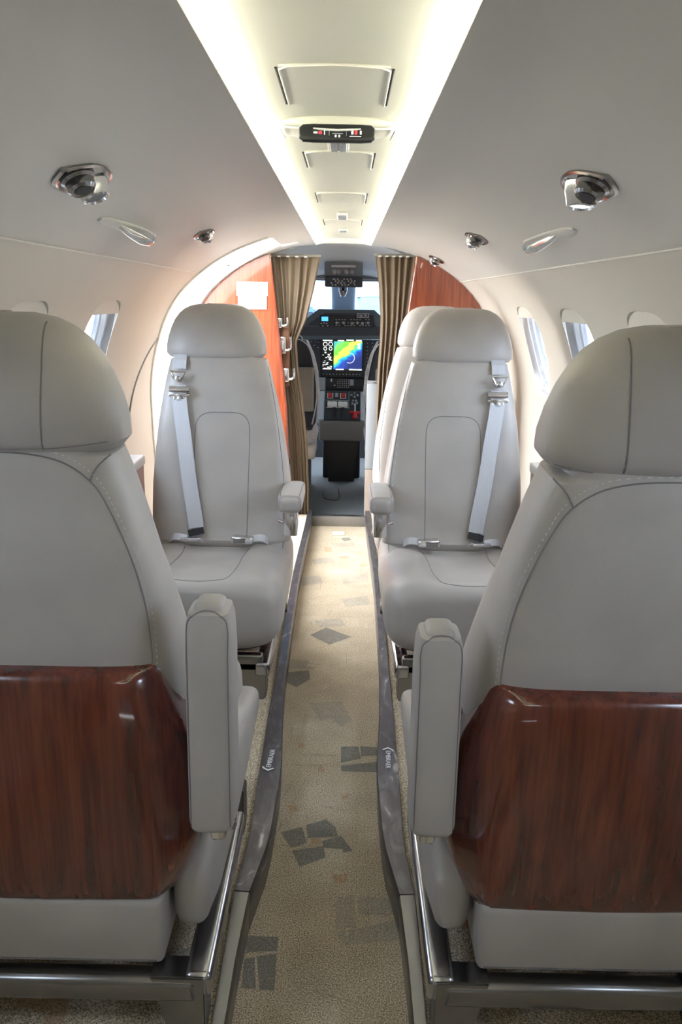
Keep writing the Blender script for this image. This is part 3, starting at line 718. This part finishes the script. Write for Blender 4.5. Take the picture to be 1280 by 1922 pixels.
clear_lens(1, .497, 2.02, 'clear glinting moulded cover on the right ceiling slope', M_CLEAR)
p, t, n = surf(-1, .25); p.y = 3.93
b = BM(); rbox(b, (-.04, -.025, -.009), (.04, .025, .004), .003, 2, None); sl = obj('slim_lamp', b, M_WHITE); sl.location = p; sl.rotation_euler = (0, -.22, .1)
tag(sl, 'slim white lamp on the ceiling beside the doorway arch', 'lamp')

# ------------------------------------------------------------------ doorway
root = bpy.data.objects.new('door_1', None); link(root); root.location = (-.75, DY0, .1); struct(root)
o = root.location.copy()
def arcband(y0, y1, d0, d1, xmax=.30, z0=.1):
    b = BM(); rings = []
    pts = [p for p in PR if p.x > xmax and p.z > z0]
    for i, p in enumerate(pts):
        tt = pts[min(i+1, len(pts)-1)] - pts[max(i-1, 0)]; nn = V((-tt.z, 0, tt.x)).normalized()
        a, c = p + nn*d0, p + nn*d1
        rings.append([V((-a.x, y0, a.z)), V((-a.x, y1, a.z)), V((-c.x, y1, c.z)), V((-c.x, y0, c.z))])
    loft(b, rings); bmesh.ops.translate(b, vec=-o, verts=b.verts); return b
obj('door_frame', arcband(DY0-.018, DY0+.006, -.006, .10), M_TRIM, root)
obj('door_jamb', arcband(DY1-.004, DY1+.03, .0, .14), M_WHITE, root)
obj('door_stop', arcband(DY1-.10, DY1-.085, .07, .13), M_WHITE, root)
b = BM(); lathe(b, V((-.56, DY1-.006, 1.375)) - o, (0, -1, 0), [(0, .010), (.008, .010), (.010, .006)], 16); obj('latch', b, M_BRUSH, root)
b = BM(); rbox(b, V((-.835, DY0+.02, .80)) - o, V((-.805, DY0+.05, .86)) - o, .006); obj('latch', b, M_BRUSH, root)
b = BM(); tube(b, [V((-.86, DY0+.25, .2)) - o, V((-.84, DY0+.22, .6)) - o, V((-.80, DY0+.03, .83)) - o], .004, 8); obj('door_cable', b, M_WHITE, root)

def wall_hit(u, v):
    d = ROT @ V(((u-640)/F, -(v-961)/F, -1.0))
    for k in range(300, 4000):
        p = CAM + d*(k*.001)
        if abs(p.x) >= prof_x(min(1.48, p.z)): return p
pts = [wall_hit(u, v) for u, v in ((313, 610), (300, 628), (280, 658), (262, 695), (248, 740), (240, 790))]
bm = BM(); tube(bm, bez([p + V((.002, 0, 0)) for p in pts], 5), .0035, 6); struct(obj('trim_8', bm, M_TAUPE))
# ------------------------------------------------------------------ timber bulkheads, placard, brackets
YBK = 4.12
def bulkhead(sx, lab, m):
    zs = [1.43 - (1.43-.1)*k/30 for k in range(31)]
    inner = [V((sx*lerp([(.1, .270), (.3, .272), (.67, .285), (1.06, .326), (1.43, .368)], z), YBK, z)) for z in zs]
    outer = [V((sx*(prof_x(max(z, .1))-.003), YBK, z)) for z in zs]
    outer[0].x = sx*.372
    b = BM(); rings = []
    for i, (a, c) in enumerate(zip(inner, outer)):
        rings.append([a, c, c + V((0, .03, 0)), a + V((0, .03, 0))])
    loft(b, rings); root = empty('bulkhead_panel', (sx*.5, YBK, .1), lab, 'panel', 'timber bulkheads ahead of the cabin')
    off = -root.location
    bmesh.ops.translate(b, vec=off, verts=b.verts); obj('veneer', b, m, root)
    b = BM(); tube(b, [p + V((0, .012, 0)) + off for p in inner], .011, 10); obj('edge_moulding', b, m, root)
bulkhead(-1, 'bright red timber bulkhead beside the left curtain with a white sheet on it', M_WOODR)
bulkhead(1, 'brown-red timber bulkhead beside the right curtain above the hidden seat', M_WOODR)
ctr = at(474, 555, YBK-.004)
root = empty('notice_sheet', ctr, 'white notice sheets pinned on the red timber bulkhead', 'notice')
b = BM(); rbox(b, (-.072, -.003, -.065), (.070, .000, .035), .0005, 1); obj('front_sheet', b, M_PAPER, root)
b = BM(); rbox(b, (-.080, -.0015, .000), (.076, .0025, .066), .0005, 1); obj('rear_sheet', b, M_PAPER, root)
for k, (u, v, hgt) in enumerate(((520, 606, .05), (527, 648, .085), (533, 704, .07))):
    p = at(u+8, v, 4.16)
    root = empty('wall_bracket', p, ['topmost small chrome bracket on the left bulkhead edge', 'middle chrome bracket on the left bulkhead edge, the widest', 'lowest chrome bracket on the left bulkhead edge'][k], 'bracket', 'chrome brackets between bulkhead and curtain')
    b = BM(); rbox(b, (-.03, -.012, -hgt/2), (.004, .012, hgt/2), .006, 3); obj('clamp', b, M_CHROME, root)
    b = BM(); tube(b, bez([(0, 0, -hgt*.3), (.022, -.004, -hgt*.25), (.03, -.004, 0), (.028, 0, hgt*.5)], 5), .006, 8); obj('clip_arm', b, M_CHROME, root)
b = BM(); padded([(at(536, v, 4.19), .022, .012) for v in (612, 650, 690, 725)], V((1, 0, 0)), V((0, 1, 0)), .01, 3, 20, 4, b)
tag(obj('stowage_pouch', b, mat('brown_hide', (0.16, 0.07, 0.035), .5)), 'brown pouch strapped behind the chrome brackets by the curtain', 'pouch')

# ------------------------------------------------------------------ curtains
def curtain(lab, edges, Yc, folds, amp, phase):
    """edges: (v, u_left, u_right) survey rows at distance Yc"""
    rows = []
    for v, a, c in edges:
        pa, pc = at(a, v, Yc), at(c, v, Yc); rows.append((pa.z, pa.x, pc.x))
    rows.append((.06, rows[-1][1]+.0, rows[-1][2]+.0)); rows = rows[::-1]
    root = empty('curtain', ((rows[0][1]+rows[0][2])/2, Yc, .06), lab, 'curtain', 'brown curtains at the cockpit entrance')
    o = root.location
    n = 110; K = 60; rings = []
    ta = [(r[0], r[1]) for r in rows]; tc_ = [(r[0], r[2]) for r in rows]
    for k in range(K+1):
        z = rows[0][0] + (rows[-1][0]-rows[0][0])*k/K
        xa, xc = lerp(ta, z), lerp(tc_, z); wdt = xc-xa
        am = amp*min(1.1, .45 + wdt*2.4)*(0.8 + .2*math.sin(z*7+phase))
        f, g = [], []
        for i in range(n+1):
            s = i/n; ss = s + .020*math.sin(2*PI*2.3*s + z*1.5 + phase)
            yy = am*(math.sin(2*PI*folds*ss + phase + .5*math.sin(z*3)) + .30*math.sin(2*PI*folds*.53*ss + z*4 + phase))
            f.append(V((xa + wdt*s, Yc + yy, z)) - o); g.append(V((xa + wdt*s, Yc + yy + .003, z)) - o)
        rings.append(f + g[::-1])
    obj('cloth', loft(BM(), rings), M_CURT, root, ang=70)
    zt = rows[-1][0]; b = BM(); rbox(b, V((rows[-1][1]-.01, Yc-.012, zt-.004)) - o, V((rows[-1][2]+.005, Yc+.012, zt+.010)) - o, .003); obj('heading_tape', b, M_TAUPE, root)
    for i in range(5):
        x = rows[-1][1] + (rows[-1][2]-rows[-1][1])*(.1+.16*i); b = BM(); rbox(b, V((x-.008, Yc-.016, zt-.006)) - o, V((x+.008, Yc-.008, zt+.001)) - o, .002); obj('glider', b, M_WHITE, root)
curtain('brown gathered curtain on the left of the cockpit entrance', [(480, 497, 601), (540, 508, 590), (600, 518, 575), (640, 526, 557), (690, 532, 560), (760, 539, 570), (830, 542, 577), (910, 546, 580)], 4.22, 6, .014, .4)
curtain('brown gathered curtain on the right of the cockpit entrance', [(480, 705, 786), (540, 711, 778), (600, 714, 770), (640, 713, 764), (690, 709, 758), (760, 706, 752), (830, 704, 746), (910, 702, 742)], 4.22, 6, .013, 2.1)

# ------------------------------------------------------------------ low partition at the right of the cockpit entrance
pa, pb = at(689, 716, 4.32), at(706, 880, 4.32)
root = empty('entrance_post', (pa.x+.02, 4.34, .052), 'narrow grey upright panel at the right of the cockpit entrance', 'panel')
o = root.location
b = BM(); rbox(b, V((pa.x, 4.31, pb.z)) - o, V((pa.x+.055, 4.38, pa.z)) - o, .004); obj('upper_cover', b, M_GREYP, root)
b = BM(); rbox(b, V((pa.x+.002, 4.312, .052)) - o, V((pa.x+.06, 4.38, pb.z-.002)) - o, .003); obj('lower_cover', b, mat('beige_plastic', (.40, .33, .28), .5), root)
b = BM(); rbox(b, V((pa.x-.002, 4.306, pa.z-.008)) - o, V((pa.x+.058, 4.384, pa.z-.002)) - o, .002); obj('cap_strip', b, M_CHROME, root)

# unseen plates added to block daylight leaking in between cabin and cockpit
for k, sx in enumerate((-1, 1)):
    b = BM(); rings = []
    for i, p in enumerate([V((0, 0, 1.515))] + PR):
        q = V((p.x*1.5, 0, p.z + (.5 if p.z > .8 else 0)))
        if p.z <= .8: q.x = p.x + .5
        rings.append([V((sx*p.x, y, p.z)) for y in (4.25, 4.262)] + [V((sx*q.x, y, q.z)) for y in (4.262, 4.25)])
    loft(b, rings); struct(obj('trim_%d' % (9+k), b, M_CPIT))
# ------------------------------------------------------------------ cockpit shell
def ck(y):  # roof height along the cockpit
    return lerp([(4.25, 1.495), (4.6, 1.485), (5.0, 1.44), (5.4, 1.375)], y)
b = BM(); rings = []
for y in (4.262, 4.5, 4.75, 5.0, 5.25, 5.42):
    z = ck(y); pts = []
    for k in range(25):
        a = -1 + 2*k/24; pts.append(V((a*.78, y, z - .55*abs(a)**2.6)))
    rings.append(pts + [p + V((0, 0, .03)) for p in pts[::-1]])
loft(b, rings); struct(obj('ceiling_cockpit', b, M_CPIT))
for sx, nm in ((-1, 'wall_cockpit_left'), (1, 'wall_cockpit_right')):
    b = BM(); rbox(b, (sx*.80-.02, 4.262, .03), (sx*.80+.02, 6.0, .95), .003); struct(obj(nm, b, M_CPIT))
b = BM(); rbox(b, (-.85, 6.0, .0), (.85, 6.04, .96), .003); struct(obj('wall_front', b, M_PANEL))
b = BM(); rbox(b, (-.75, 5.40, 1.335), (.75, 5.47, 1.375), .006); struct(obj('trim_5', b, M_SLATE))
b = BM(); tube(b, [(-.75, 5.40, 1.348), (.75, 5.40, 1.348)], .006, 8); struct(obj('trim_6', b, M_BRUSH))
pl, pr_ = at(623, 560, 5.55), at(666, 560, 5.55)
b = BM(); padded([(V(((pl.x+pr_.x)/2, 5.50, 1.36)), .085, .02), (V(((pl.x+pr_.x)/2, 5.62, 1.22)), .080, .02), (V(((pl.x+pr_.x)/2, 5.78, 1.02)), .080, .02)], V((1, 0, 0)), V((0, 1, .6)).normalized(), .01, 4, 24, 3, b)
struct(obj('trim_7', b, mat('post_paint', (.22, .30, .38), .5)))
for i, sx in enumerate((-1, 1)):
    b = BM(); prism(b, [(sx*.06, 5.52, 1.35), (sx*.72, 5.46, 1.30), (sx*.80, 5.75, .95), (sx*.06, 5.86, .98)], (0, .006, .004)); struct(obj('window_%d' % (10+i), b, M_WSCREEN))

# ------------------------------------------------------------------ instrument panel
YP = 5.42
c0 = V((0.0, YP, .6))
panel = empty('instrument_panel', c0, 'dark cockpit instrument panel with a bright map screen', 'instrument panel')
def PP(u, v, dy=0): return at(u, v, YP+dy) - c0
def plate(name, u0, v0, u1, v1, m, parent, d=0.01, dy=0.0, bev=.002):
    a, c_ = PP(u0, v1, dy), PP(u1, v0, dy)
    bb = BM(); rbox(bb, (a.x, dy-d, a.z), (c_.x, dy, c_.z), bev); return obj(name, bb, m, parent)
b = BM(); rbox(b, (-.70, .0, PP(640, 738).z), (.70, .05, PP(640, 637).z), .004); obj('panel_board', b, M_PANEL, panel)
bz = plate('display_bezel', 600, 637.5, 684, 708, M_BLACK, panel, .016, 0, .006)
# map screen: colours by distance along a noisy coastline
def screen_mat():
    m = bpy.data.materials.new('map_screen'); m.use_nodes = True; nt = m.node_tree
    b_ = nt.nodes['Principled BSDF']; b_.inputs['Base Color'].default_value = (.01, .01, .01, 1); b_.inputs['Roughness'].default_value = .25
    tc = N(m, 'ShaderNodeTexCoord'); sp = N(m, 'ShaderNodeSeparateXYZ'); L(m, tc.outputs['Generated'], sp.inputs[0])
    n = N(m, 'ShaderNodeTexNoise'); n.inputs['Scale'].default_value = 5; n.inputs['Detail'].default_value = 4; L(m, tc.outputs['Generated'], n.inputs['Vector'])
    def math_(op, a, b_): 
        k = N(m, 'ShaderNodeMath', operation=op)
        for i, x in enumerate((a, b_)):
            if isinstance(x, (int, float)): k.inputs[i].default_value = x
            else: L(m, x, k.inputs[i])
        return k.outputs[0]
    t = math_('SUBTRACT', sp.outputs['Z'], math_('MULTIPLY', sp.outputs['X'], .80))
    t = math_('ADD', t, math_('MULTIPLY', math_('SUBTRACT', n.outputs['Fac'], .5), .55))
    t = math_('ADD', math_('MULTIPLY', t, .6), .40)
    r = ramp(m, t, [(.22, (.015, .025, .12)), (.36, (.02, .05, .30)), (.44, (.01, .32, .75)), (.50, (.10, .5, .10)), (.555, (.85, .65, .08)), (.62, (.75, .70, .10)), (.70, (.10, .42, .05)), (.80, (.16, .5, .08)), (.9, (.05, .35, .35))])
    r.color_ramp.interpolation = 'LINEAR'
    L(m, r.outputs['Color'], b_.inputs['Emission Color']); b_.inputs['Emission Strength'].default_value = .85
    return m
scr = plate('map_screen', 626, 641, 680, 693, screen_mat(), bz, .004, -.016, 0)
eng = plate('engine_screen', 605, 638, 626, 694, M_BLACK, bz, .003, -.016, 0)
plate('header_strip', 605, 638.5, 680, 641, M_BLACK, bz, .004, -.016, 0)
lit = BM()
def ring(bm, u, v, r, dy=-.021):
    c_ = PP(u, v, dy); tube(bm, [c_ + V((r*math.cos(2*PI*k/20), 0, r*math.sin(2*PI*k/20))) for k in range(20)], .0016, 5, True)
for u, v, r in ((610.5, 646, .013), (620.5, 646, .013), (610.5, 654.5, .010), (620.5, 654.5, .010)): ring(lit, u, v, r)
random.seed(3)
for k in range(34):
    u, v = random.uniform(606, 622), random.uniform(660, 692); a = PP(u, v, -.021); wd = random.uniform(.004, .014)
    rbox(lit, a + V((-wd/2, 0, -.0016)), a + V((wd/2, .002, .0016)), 0)
for u0, u1, v in ((606, 624, 639), (634, 646, 639.5), (650, 664, 638.5), (668, 679, 639.5), (606, 622, 692), (630, 645, 693.5), (655, 679, 694)):
    a, c_ = PP(u0, v+.8, -.021), PP(u1, v-.8, -.021); rbox(lit, a, c_ + V((0, .002, 0)), 0)
c_ = PP(656, 672, -.021); tube(lit, [c_ + V((.033*math.cos(R(a)), 0, .033*math.sin(R(a)))) for a in range(-120, 81, 10)], .0012, 5)
rbox(lit, PP(674, 650, -.021) + V((-.008, 0, -.018)), PP(674, 650, -.021) + V((.008, .002, .018)), 0)
obj('screen_figures', lit, mat('screen_white', (.8, .8, .8), .4, emit=(.9, 1, .95), es=.9), bz, smooth=False)
proto = None
def button(u, v, dy=-.004, w_=.0075, h_=.0032, m=M_TEXTLIT, parent=panel, name='button'):
    a = PP(u, v, dy); bb = BM(); rbox(bb, (-w_/2, -.004, -h_/2), (w_/2, .003, h_/2), .0008, 1)
    q = obj(name, bb, m, parent); q.location = a; return q
B0 = button(607, 702, -.018)
for k in range(1, 12): copy_obj(B0, panel, PP(607 + 6.2*k, 702 + .1*k, -.018))
for i in range(2):
    for k in range(10): copy_obj(B0, panel, PP(689.5 + 10*i, 637 + 7*k, -.004))
for k, (u, v) in enumerate(((576, 641), (584, 641), (592, 640), (598, 642), (577, 650), (590, 648), (597, 652), (574, 660))): copy_obj(B0, panel, PP(u, v, -.004))
low = plate('keypad_panel', 596, 711, 690, 732, M_BLACK, panel, .012, -.005)
B1 = button(634, 716, -.020, .005, .004)
for j in range(5):
    for k in range(6):
        if (j, k) != (0, 0): copy_obj(B1, panel, PP(634 + 4*k, 713 + 3.5*j, -.020))
button(660, 718, -.020, .028, .040, M_GREYP, name='keypad')
button(622, 713.5, -.020, .010, .020, M_TEXTLIT, name='gear_lever'); button(628, 723, -.020, .010, .006, M_TEXTLIT)
plate('side_plate', 598, 708, 611, 732, M_GREYP, panel, .014, -.004)
# glareshield with radios
gs = empty('glareshield', V((0, 5.30, 1.0)), 'dark glareshield hood with radio controls below the windscreen', 'glareshield')
g0 = gs.location.copy()
def GP(u, v, dy=0): return at(u, v, 5.30+dy) - g0
b = BM(); prism(b, [GP(*p) for p in ((540, 637), (765, 637), (735, 612), (703, 582), (598, 580), (563, 607), (540, 620))], (0, .088, .0)); obj('hood', b, mat('hood_grey', (.10, .135, .155), .6), gs, ang=20)
b = BM(); prism(b, [GP(*p, -.006) for p in ((545, 630), (760, 630), (730, 613), (570, 613))], (0, .01, 0)); obj('hood_lip', b, M_PANEL, gs)
b = BM(); prism(b, [GP(*p, -.003) for p in ((574, 611), (706, 613), (690, 588), (610, 587))], (0, .01, 0)); obj('control_board', b, M_PANEL, gs)
def gplate(name, u0, v0, u1, v1, m, d, dy=-.004, parent=gs):
    a, c_ = GP(u0, v1), GP(u1, v0); bb = BM(); rbox(bb, (a.x, dy-d, a.z), (c_.x, dy, c_.z), .0015); return obj(name, bb, m, parent)
ru = gplate('radio_unit', 600, 591, 622, 614, M_BLACK, .006)
gplate('radio_display', 603.5, 594.5, 616, 602.5, M_BLUELCD, .002, -.0095, ru)
for k, (u, v) in enumerate(((603, 607), (608, 606), (613, 607), (606, 611.5), (615, 611.5))):
    a = GP(u, v); bb = BM(); rbox(bb, a + V((-.005, -.013, -.003)), a + V((.005, -.008, .003)), .001); obj('button', bb, M_TEXTLIT, ru)
ap = gplate('control_unit', 625, 592, 700, 614, M_BLACK, .005)
bb = BM(); rbox(bb, (-.0045, -.004, -.0016), (.0045, .003, .0016), .0006, 1); B2 = obj('button', bb, M_TEXTLIT, gs); B2.location = GP(631, 600, -.010)
for j, v in enumerate((600, 605.5, 610.5)):
    for k in range(12):
        if j or k:
            if (j + k) % 5 == 4: continue
            copy_obj(B2, gs, GP(631 + 5.6*k, v + .2*j, -.010))
for u, v in ((632, 606), (645, 606), (661, 607), (671, 606), (680, 607), (691, 606)):
    a = GP(u, v, -.009); bb = BM(); lathe(bb, a, (0, -1, 0), [(0, .009), (.012, .008), (.013, .005)], 14); obj('knob', bb, M_GREYP, gs)
tp = gplate('registration_plate', 670, 588.5, 692.5, 596.5, M_TEXTLIT, .003, -.007)
gplate('plate_face', 671, 589.5, 691.5, 595.6, M_BLACK, .0008, -.0098, tp)
a = GP(672.5, 592.6)
text_mesh('lettering', 'N617FL', .020, Matrix.Translation((a.x, -.0112, a.z)) @ Matrix.Rotation(PI/2, 4, 'X'), M_LETTER, tp, squeeze=.95)
b = BM(); prism(b, [GP(*p, .111) for p in ((545, 622), (757, 622), (735, 613), (703, 583), (598, 581), (563, 608))], (0, .25, -.01)); obj('hood_deck', b, M_PANEL, gs, ang=20)
# ------------------------------------------------------------------ overhead console
oc = empty('overhead_console', V((0, 5.0, 1.4)), 'grey overhead switch console hanging above the windscreen post', 'console')
o0 = oc.location.copy()
def OP(u, v, dy=0): return at(u, v, 5.0+dy) - o0
b = BM(); prism(b, [OP(*p) for p in ((609, 523), (681, 523), (681, 495), (679, 486), (665, 483), (625, 483), (611, 486), (609, 495))], (0, .25, .02)); obj('body', b, M_SLATE, oc, ang=25)
b = BM(); rbox(b, OP(609.5, 538, -.02), OP(681, 519, 0) + V((0, .12, 0)), .006); sw = obj('switch_panel', b, M_PANEL, oc)
b = BM(); rbox(b, OP(622, 501.5, -.006), OP(668, 498, 0), .005, 3); obj('lamp_lens', b, M_TEXTLIT, oc)
for u in (628, 636, 651, 661):
    a = OP(u, 509.5, 0); b = BM(); lathe(b, a, (0, -1, -.35), [(0, .016), (.012, .014), (.016, .010)], 18); obj('air_outlet', b, M_GREYP, oc)
bb = BM(); rbox(bb, (-.0045, -.008, -.003), (.0045, .003, .003), .001, 1); B3 = obj('switch', bb, M_TEXTLIT, oc); B3.location = OP(626, 524, -.022)
for j in range(4):
    for k in range(8):
        if (j or k) and (j*3+k) % 4 != 3: copy_obj(B3, oc, OP(622 + 6*k + (j % 2)*2, 524 + 3.6*j, -.022))
a = at(644, 541, 5.10)
cp = empty('compass', a, 'small chrome compass hanging under the overhead console', 'compass')
b = BM(); tube(b, [(0, 0, .02), (0, 0, -.015)], .012, 12); obj('bracket', b, M_BLACK, cp)
b = BM(); lathe(b, (0, 0, -.015), (0, 0, -1), [(0, .018), (.012, .020), (.024, .018), (.03, .010)], 18); obj('bowl', b, M_DARKCH, cp)
b = BM()
for s in (-1, 1): tube(b, [(s*.018, -.01, .015), (s*.022, -.012, -.015), (s*.008, -.014, -.05)], .005, 8)
obj('clips', b, M_CHROME, cp)
# ------------------------------------------------------------------ pedestal
pd = empty('center_pedestal', V((0.006, 5.2, .052)), 'pedestal between the pilot seats with throttle levers and a red knob', 'pedestal')
d0 = pd.location.copy()
t0, t1 = at(642, 734, 5.375), at(642, 789, 5.17)
def TP(s, q, up=0.0):   # s across -1..1 , q along the sloped top 0 = far .. 1 = near
    hwid = .165
    p = V((d0.x + s*hwid, t0.y + (t1.y-t0.y)*q, t0.z + (t1.z-t0.z)*q)); nn = V((0, -(t0.z-t1.z), (t0.y-t1.y))).normalized()
    return p + nn*up - d0
b = BM(); prism(b, [TP(-.72, 0), TP(-.72, 1), V((-.119, t1.y-d0.y, .40)), V((-.119, t0.y-d0.y, .40))][::1], (.238, 0, 0)); obj('top_housing', b, M_PANEL, pd)
for s in (-1, 1):
    b = BM(); rings = [[TP(s*.72, q, .012), TP(s*.98, q, .004), TP(s*1.0, q, -.03), TP(s*.72, q, -.03)] for q in (.03, .5, .95, 1.02)]
    loft(b, rings); bmesh.ops.bevel(b, geom=b.edges[:], offset=.004, segments=2, affect='EDGES'); obj('side_rim', b, mat('rim_grey', (.50, .55, .60), .35), pd)
f0, f1, f2 = at(600, 790, 5.17), at(607, 826, 5.19), at(612, 905, 5.19)
b = BM(); rbox(b, V((-.150, -.04, f1.z-d0.z)), V((.150, .17, t1.z-d0.z-.004)), .012, 3); obj('front_box', b, mat('box_grey', (.19, .185, .18), .5), pd)
b = BM(); rings = [[V((-h, -.02, z)), V((h, -.02, z)), V((h, .18, z)), V((-h, .18, z))] for h, z in ((.085, .0), (.088, .10), (.112, f1.z-d0.z-.002))]
loft(b, rings); obj('lower_column', b, M_BLACK, pd)
b = BM(); rbox(b, V((-.125, .09, .0)), V((.125, .165, .37)), .01); obj('shade_block', b, M_BLACK, pd)  # black block standing in for the darkness under the instrument panel
def tplate(name, s0, q0, s1, q1, h, m, parent=pd):
    bb = BM(); loft(bb, [[TP(s0, q0, u), TP(s1, q0, u), TP(s1, q1, u), TP(s0, q1, u)] for u in (0, h)]); return obj(name, bb, m, parent)
tplate('control_plate', -.66, .03, .24, .60, .003, M_BLACK); tplate('trim_plate', .28, .03, .68, .68, .003, M_BLACK); tplate('lever_plate', -.66, .68, .68, .98, .003, M_PANEL)
for s in (-.5, .02):
    k_ = tplate('guard', s-.12, .10, s+.12, .28, .006, M_TEXTLIT); tplate('red_button', s-.09, .12, s+.09, .26, .014, M_RED, k_)
tplate('selector', -.30, .11, -.18, .24, .010, M_GREYP)
tplate('label_line', -.66, .33, .24, .345, .004, M_TEXTLIT); tplate('label_line', -.66, .58, .24, .595, .004, M_TEXTLIT); tplate('label_line', .25, .03, .262, .62, .004, M_TEXTLIT)
for s in (-.45, .0):
    b = BM(); tube(b, [TP(s-.12, .40, .008), TP(s, .44, .014), TP(s+.12, .40, .008)], .004, 6); obj('toggle', b, M_TEXTLIT, pd)
for s, q in ((.48, .10), (.48, .22), (.36, .16), (.60, .16), (.42, .36), (.54, .36), (.40, .46), (.50, .50), (.58, .44)):
    b = BM(); lathe(b, TP(s, q, .002), (0, -.4, .9), [(0, .008), (.010, .007), (.011, .004)], 12); obj('knob', b, M_GREYP, pd)
for s in (-.40, .02):
    b = BM(); tube(b, [TP(s-.19, .66, .05), TP(s+.19, .66, .05)], .022, 14); lv = obj('throttle_lever', b, M_WHITE, pd)
    b = BM(); tube(b, [TP(s+(.08 if s < -.1 else -.0), .92, .0), TP(s+(.08 if s < -.1 else -.0), .66, .05)], .014, 8); obj('lever_arm', b, M_BLACK, lv)
b = BM(); tube(b, [TP(.50, .60, .05), TP(.50, .86, .03)], .005, 8); pk = obj('parking_lever', b, M_CHROME, pd)
b = BM(); tube(b, [TP(.28, .84, .03), TP(.72, .84, .03)], .010, 10); tube(b, [TP(.50, .84, .03), TP(.50, .99, .015)], .016, 10); obj('red_handle', b, M_RED, pk)

# ------------------------------------------------------------------ pilot seats
def pilot(sx, lab):
    root = empty('pilot_chair', (sx*.318, 4.78, .052), lab, 'seat', 'pilot seats')
    X, Yv, Z = V((1, 0, 0)), V((0, 1, 0)), V((0, 0, 1))
    secs = [(V((0, .02 + .02*(.9-z), z)), hw, .035) for z, hw in ((.40, .150), (.45, .168), (.60, .178), (.75, .165), (.85, .140), (.93, .105), (.955, .08))]
    b = padded(secs, X, Yv, .02, 3.4, 36, 4); obj('back_shell', b, M_DKFAB, root)
    secs = [(V((0, .065, z)), hw, .045) for z, hw in ((.36, .150), (.42, .172), (.60, .190), (.75, .178), (.85, .152), (.93, .115), (.962, .085))]
    b = padded(secs, X, Yv, .03, 3.2, 36, 4); obj('fleece_cover', b, M_FLEECE, root)
    b = BM(); rbox(b, (-.12, -.055, .52), (.155, -.020, .78), .012, 3); obj('rear_pocket', b, M_TAUPE, root)
    b = BM(); tube(b, bez([(sx*-.145, -.012, .44), (sx*-.172, -.010, .6), (sx*-.155, -.010, .78), (sx*-.11, -.008, .91), (0, -.008, .955)], 8), .004, 6); obj('piping', b, M_WEB, root)
    b = padded([(V((0, y, .36)), .175, .055) for y in (.0, .1, .25, .34)], X, Z, .03, 3, 32, 4); obj('seat_cushion', b, M_FLEECE, root)
    b = BM(); rbox(b, (-.165, .0, .22), (.165, .33, .31), .02, 3); obj('seat_pan', b, M_SEATL, root)
    b = BM(); rbox(b, (-.13, .04, .0), (-.09, .31, .225), .004); rbox(b, (.09, .04, 0), (.13, .31, .225), .004); rbox(b, (-.13, .15, .16), (.13, .22, .20), .004); obj('base', b, M_BLACK, root)
pilot(-1, 'dark pilot seat with sheepskin cover, left of the pedestal')
pilot(1, 'dark pilot seat with sheepskin cover, right of the pedestal')
b = BM()
tube(b, bez([V((-.10, 4.88, .054)), V((-.09, 4.70, .054)), V((-.02, 4.66, .054)), V((.0, 4.74, .054)), V((-.01, 4.95, .054))], 6), .003, 6)
tag(obj('floor_cable', b, M_BLACK), 'thin black cable looped on the cockpit floor', 'cable')
b = BM(); rbox(b, (-.032, 4.10, .0008), (.034, 4.16, .004), .002, 2); tag(obj('floor_plate', b, M_WHITE), 'small pale oval plate on the carpet before the cockpit step', 'plate')

# ------------------------------------------------------------------ outside, seen through the windscreen and windows
b = BM(); rbox(b, (-150, -60, -1.3), (150, 300, -1.0), 0); struct(obj('ground', b, M_GROUND, smooth=False))
hg = empty('hangar', (9, 60, -1), 'pale hangar far beyond the right windscreen', 'building')
b = BM(); rbox(b, (-8, 0, 0), (14, 20, 2.4), .05); obj('walls', b, M_HANGAR, hg)
b = BM(); prism(b, [(-8.3, 0, 2.4), (14.3, 0, 2.4), (3, 0, 3.3)], (0, 20, 0)); obj('roof', b, M_HANGAR, hg)
vn = empty('van', (-1.9, 24, -1), 'blue van parked beyond the left windscreen', 'van')
b = BM(); prism(b, [(-1.2, 0, .35), (1.2, 0, .35), (1.25, 0, 1.2), (1.0, 0, 2.0), (-1.0, 0, 2.0), (-1.25, 0, 1.2)], (0, 4.5, 0)); bmesh.ops.bevel(b, geom=b.edges[:], offset=.08, segments=2, affect='EDGES'); obj('body', b, M_VAN, vn)
b = BM(); rbox(b, (-.95, -.02, 1.25), (.95, .03, 1.85), .03); obj('rear_window', b, M_BLACK, vn)
for x in (-1.0, 1.0):
    for y in (.8, 3.6):
        b = BM(); lathe(b, (x-.12, y, .35), (1, 0, 0), [(0, .33), (.02, .35), (.22, .35), (.24, .33)], 20); obj('wheel', b, M_BLACK, vn)
tr = empty('tree', (-5.2, 38, -1), 'dark tree beyond the left windscreen', 'tree')
b = BM(); tube(b, [(0, 0, 0), (.05, 0, 1.2)], .15, 8); obj('trunk', b, M_LEAF, tr)
b = BM(); bmesh.ops.create_icosphere(b, subdivisions=4, radius=1.0)
for v in b.verts:
    q = v.co.copy(); k = 1 + .18*math.sin(q.x*9)*math.sin(q.y*8+1)*math.sin(q.z*10) + .08*math.sin(q.x*23+q.z*19); v.co = V((q.x*2.2*k, q.y*2*k, q.z*1.3*k + 1.9))
obj('crown', b, M_LEAF, tr)
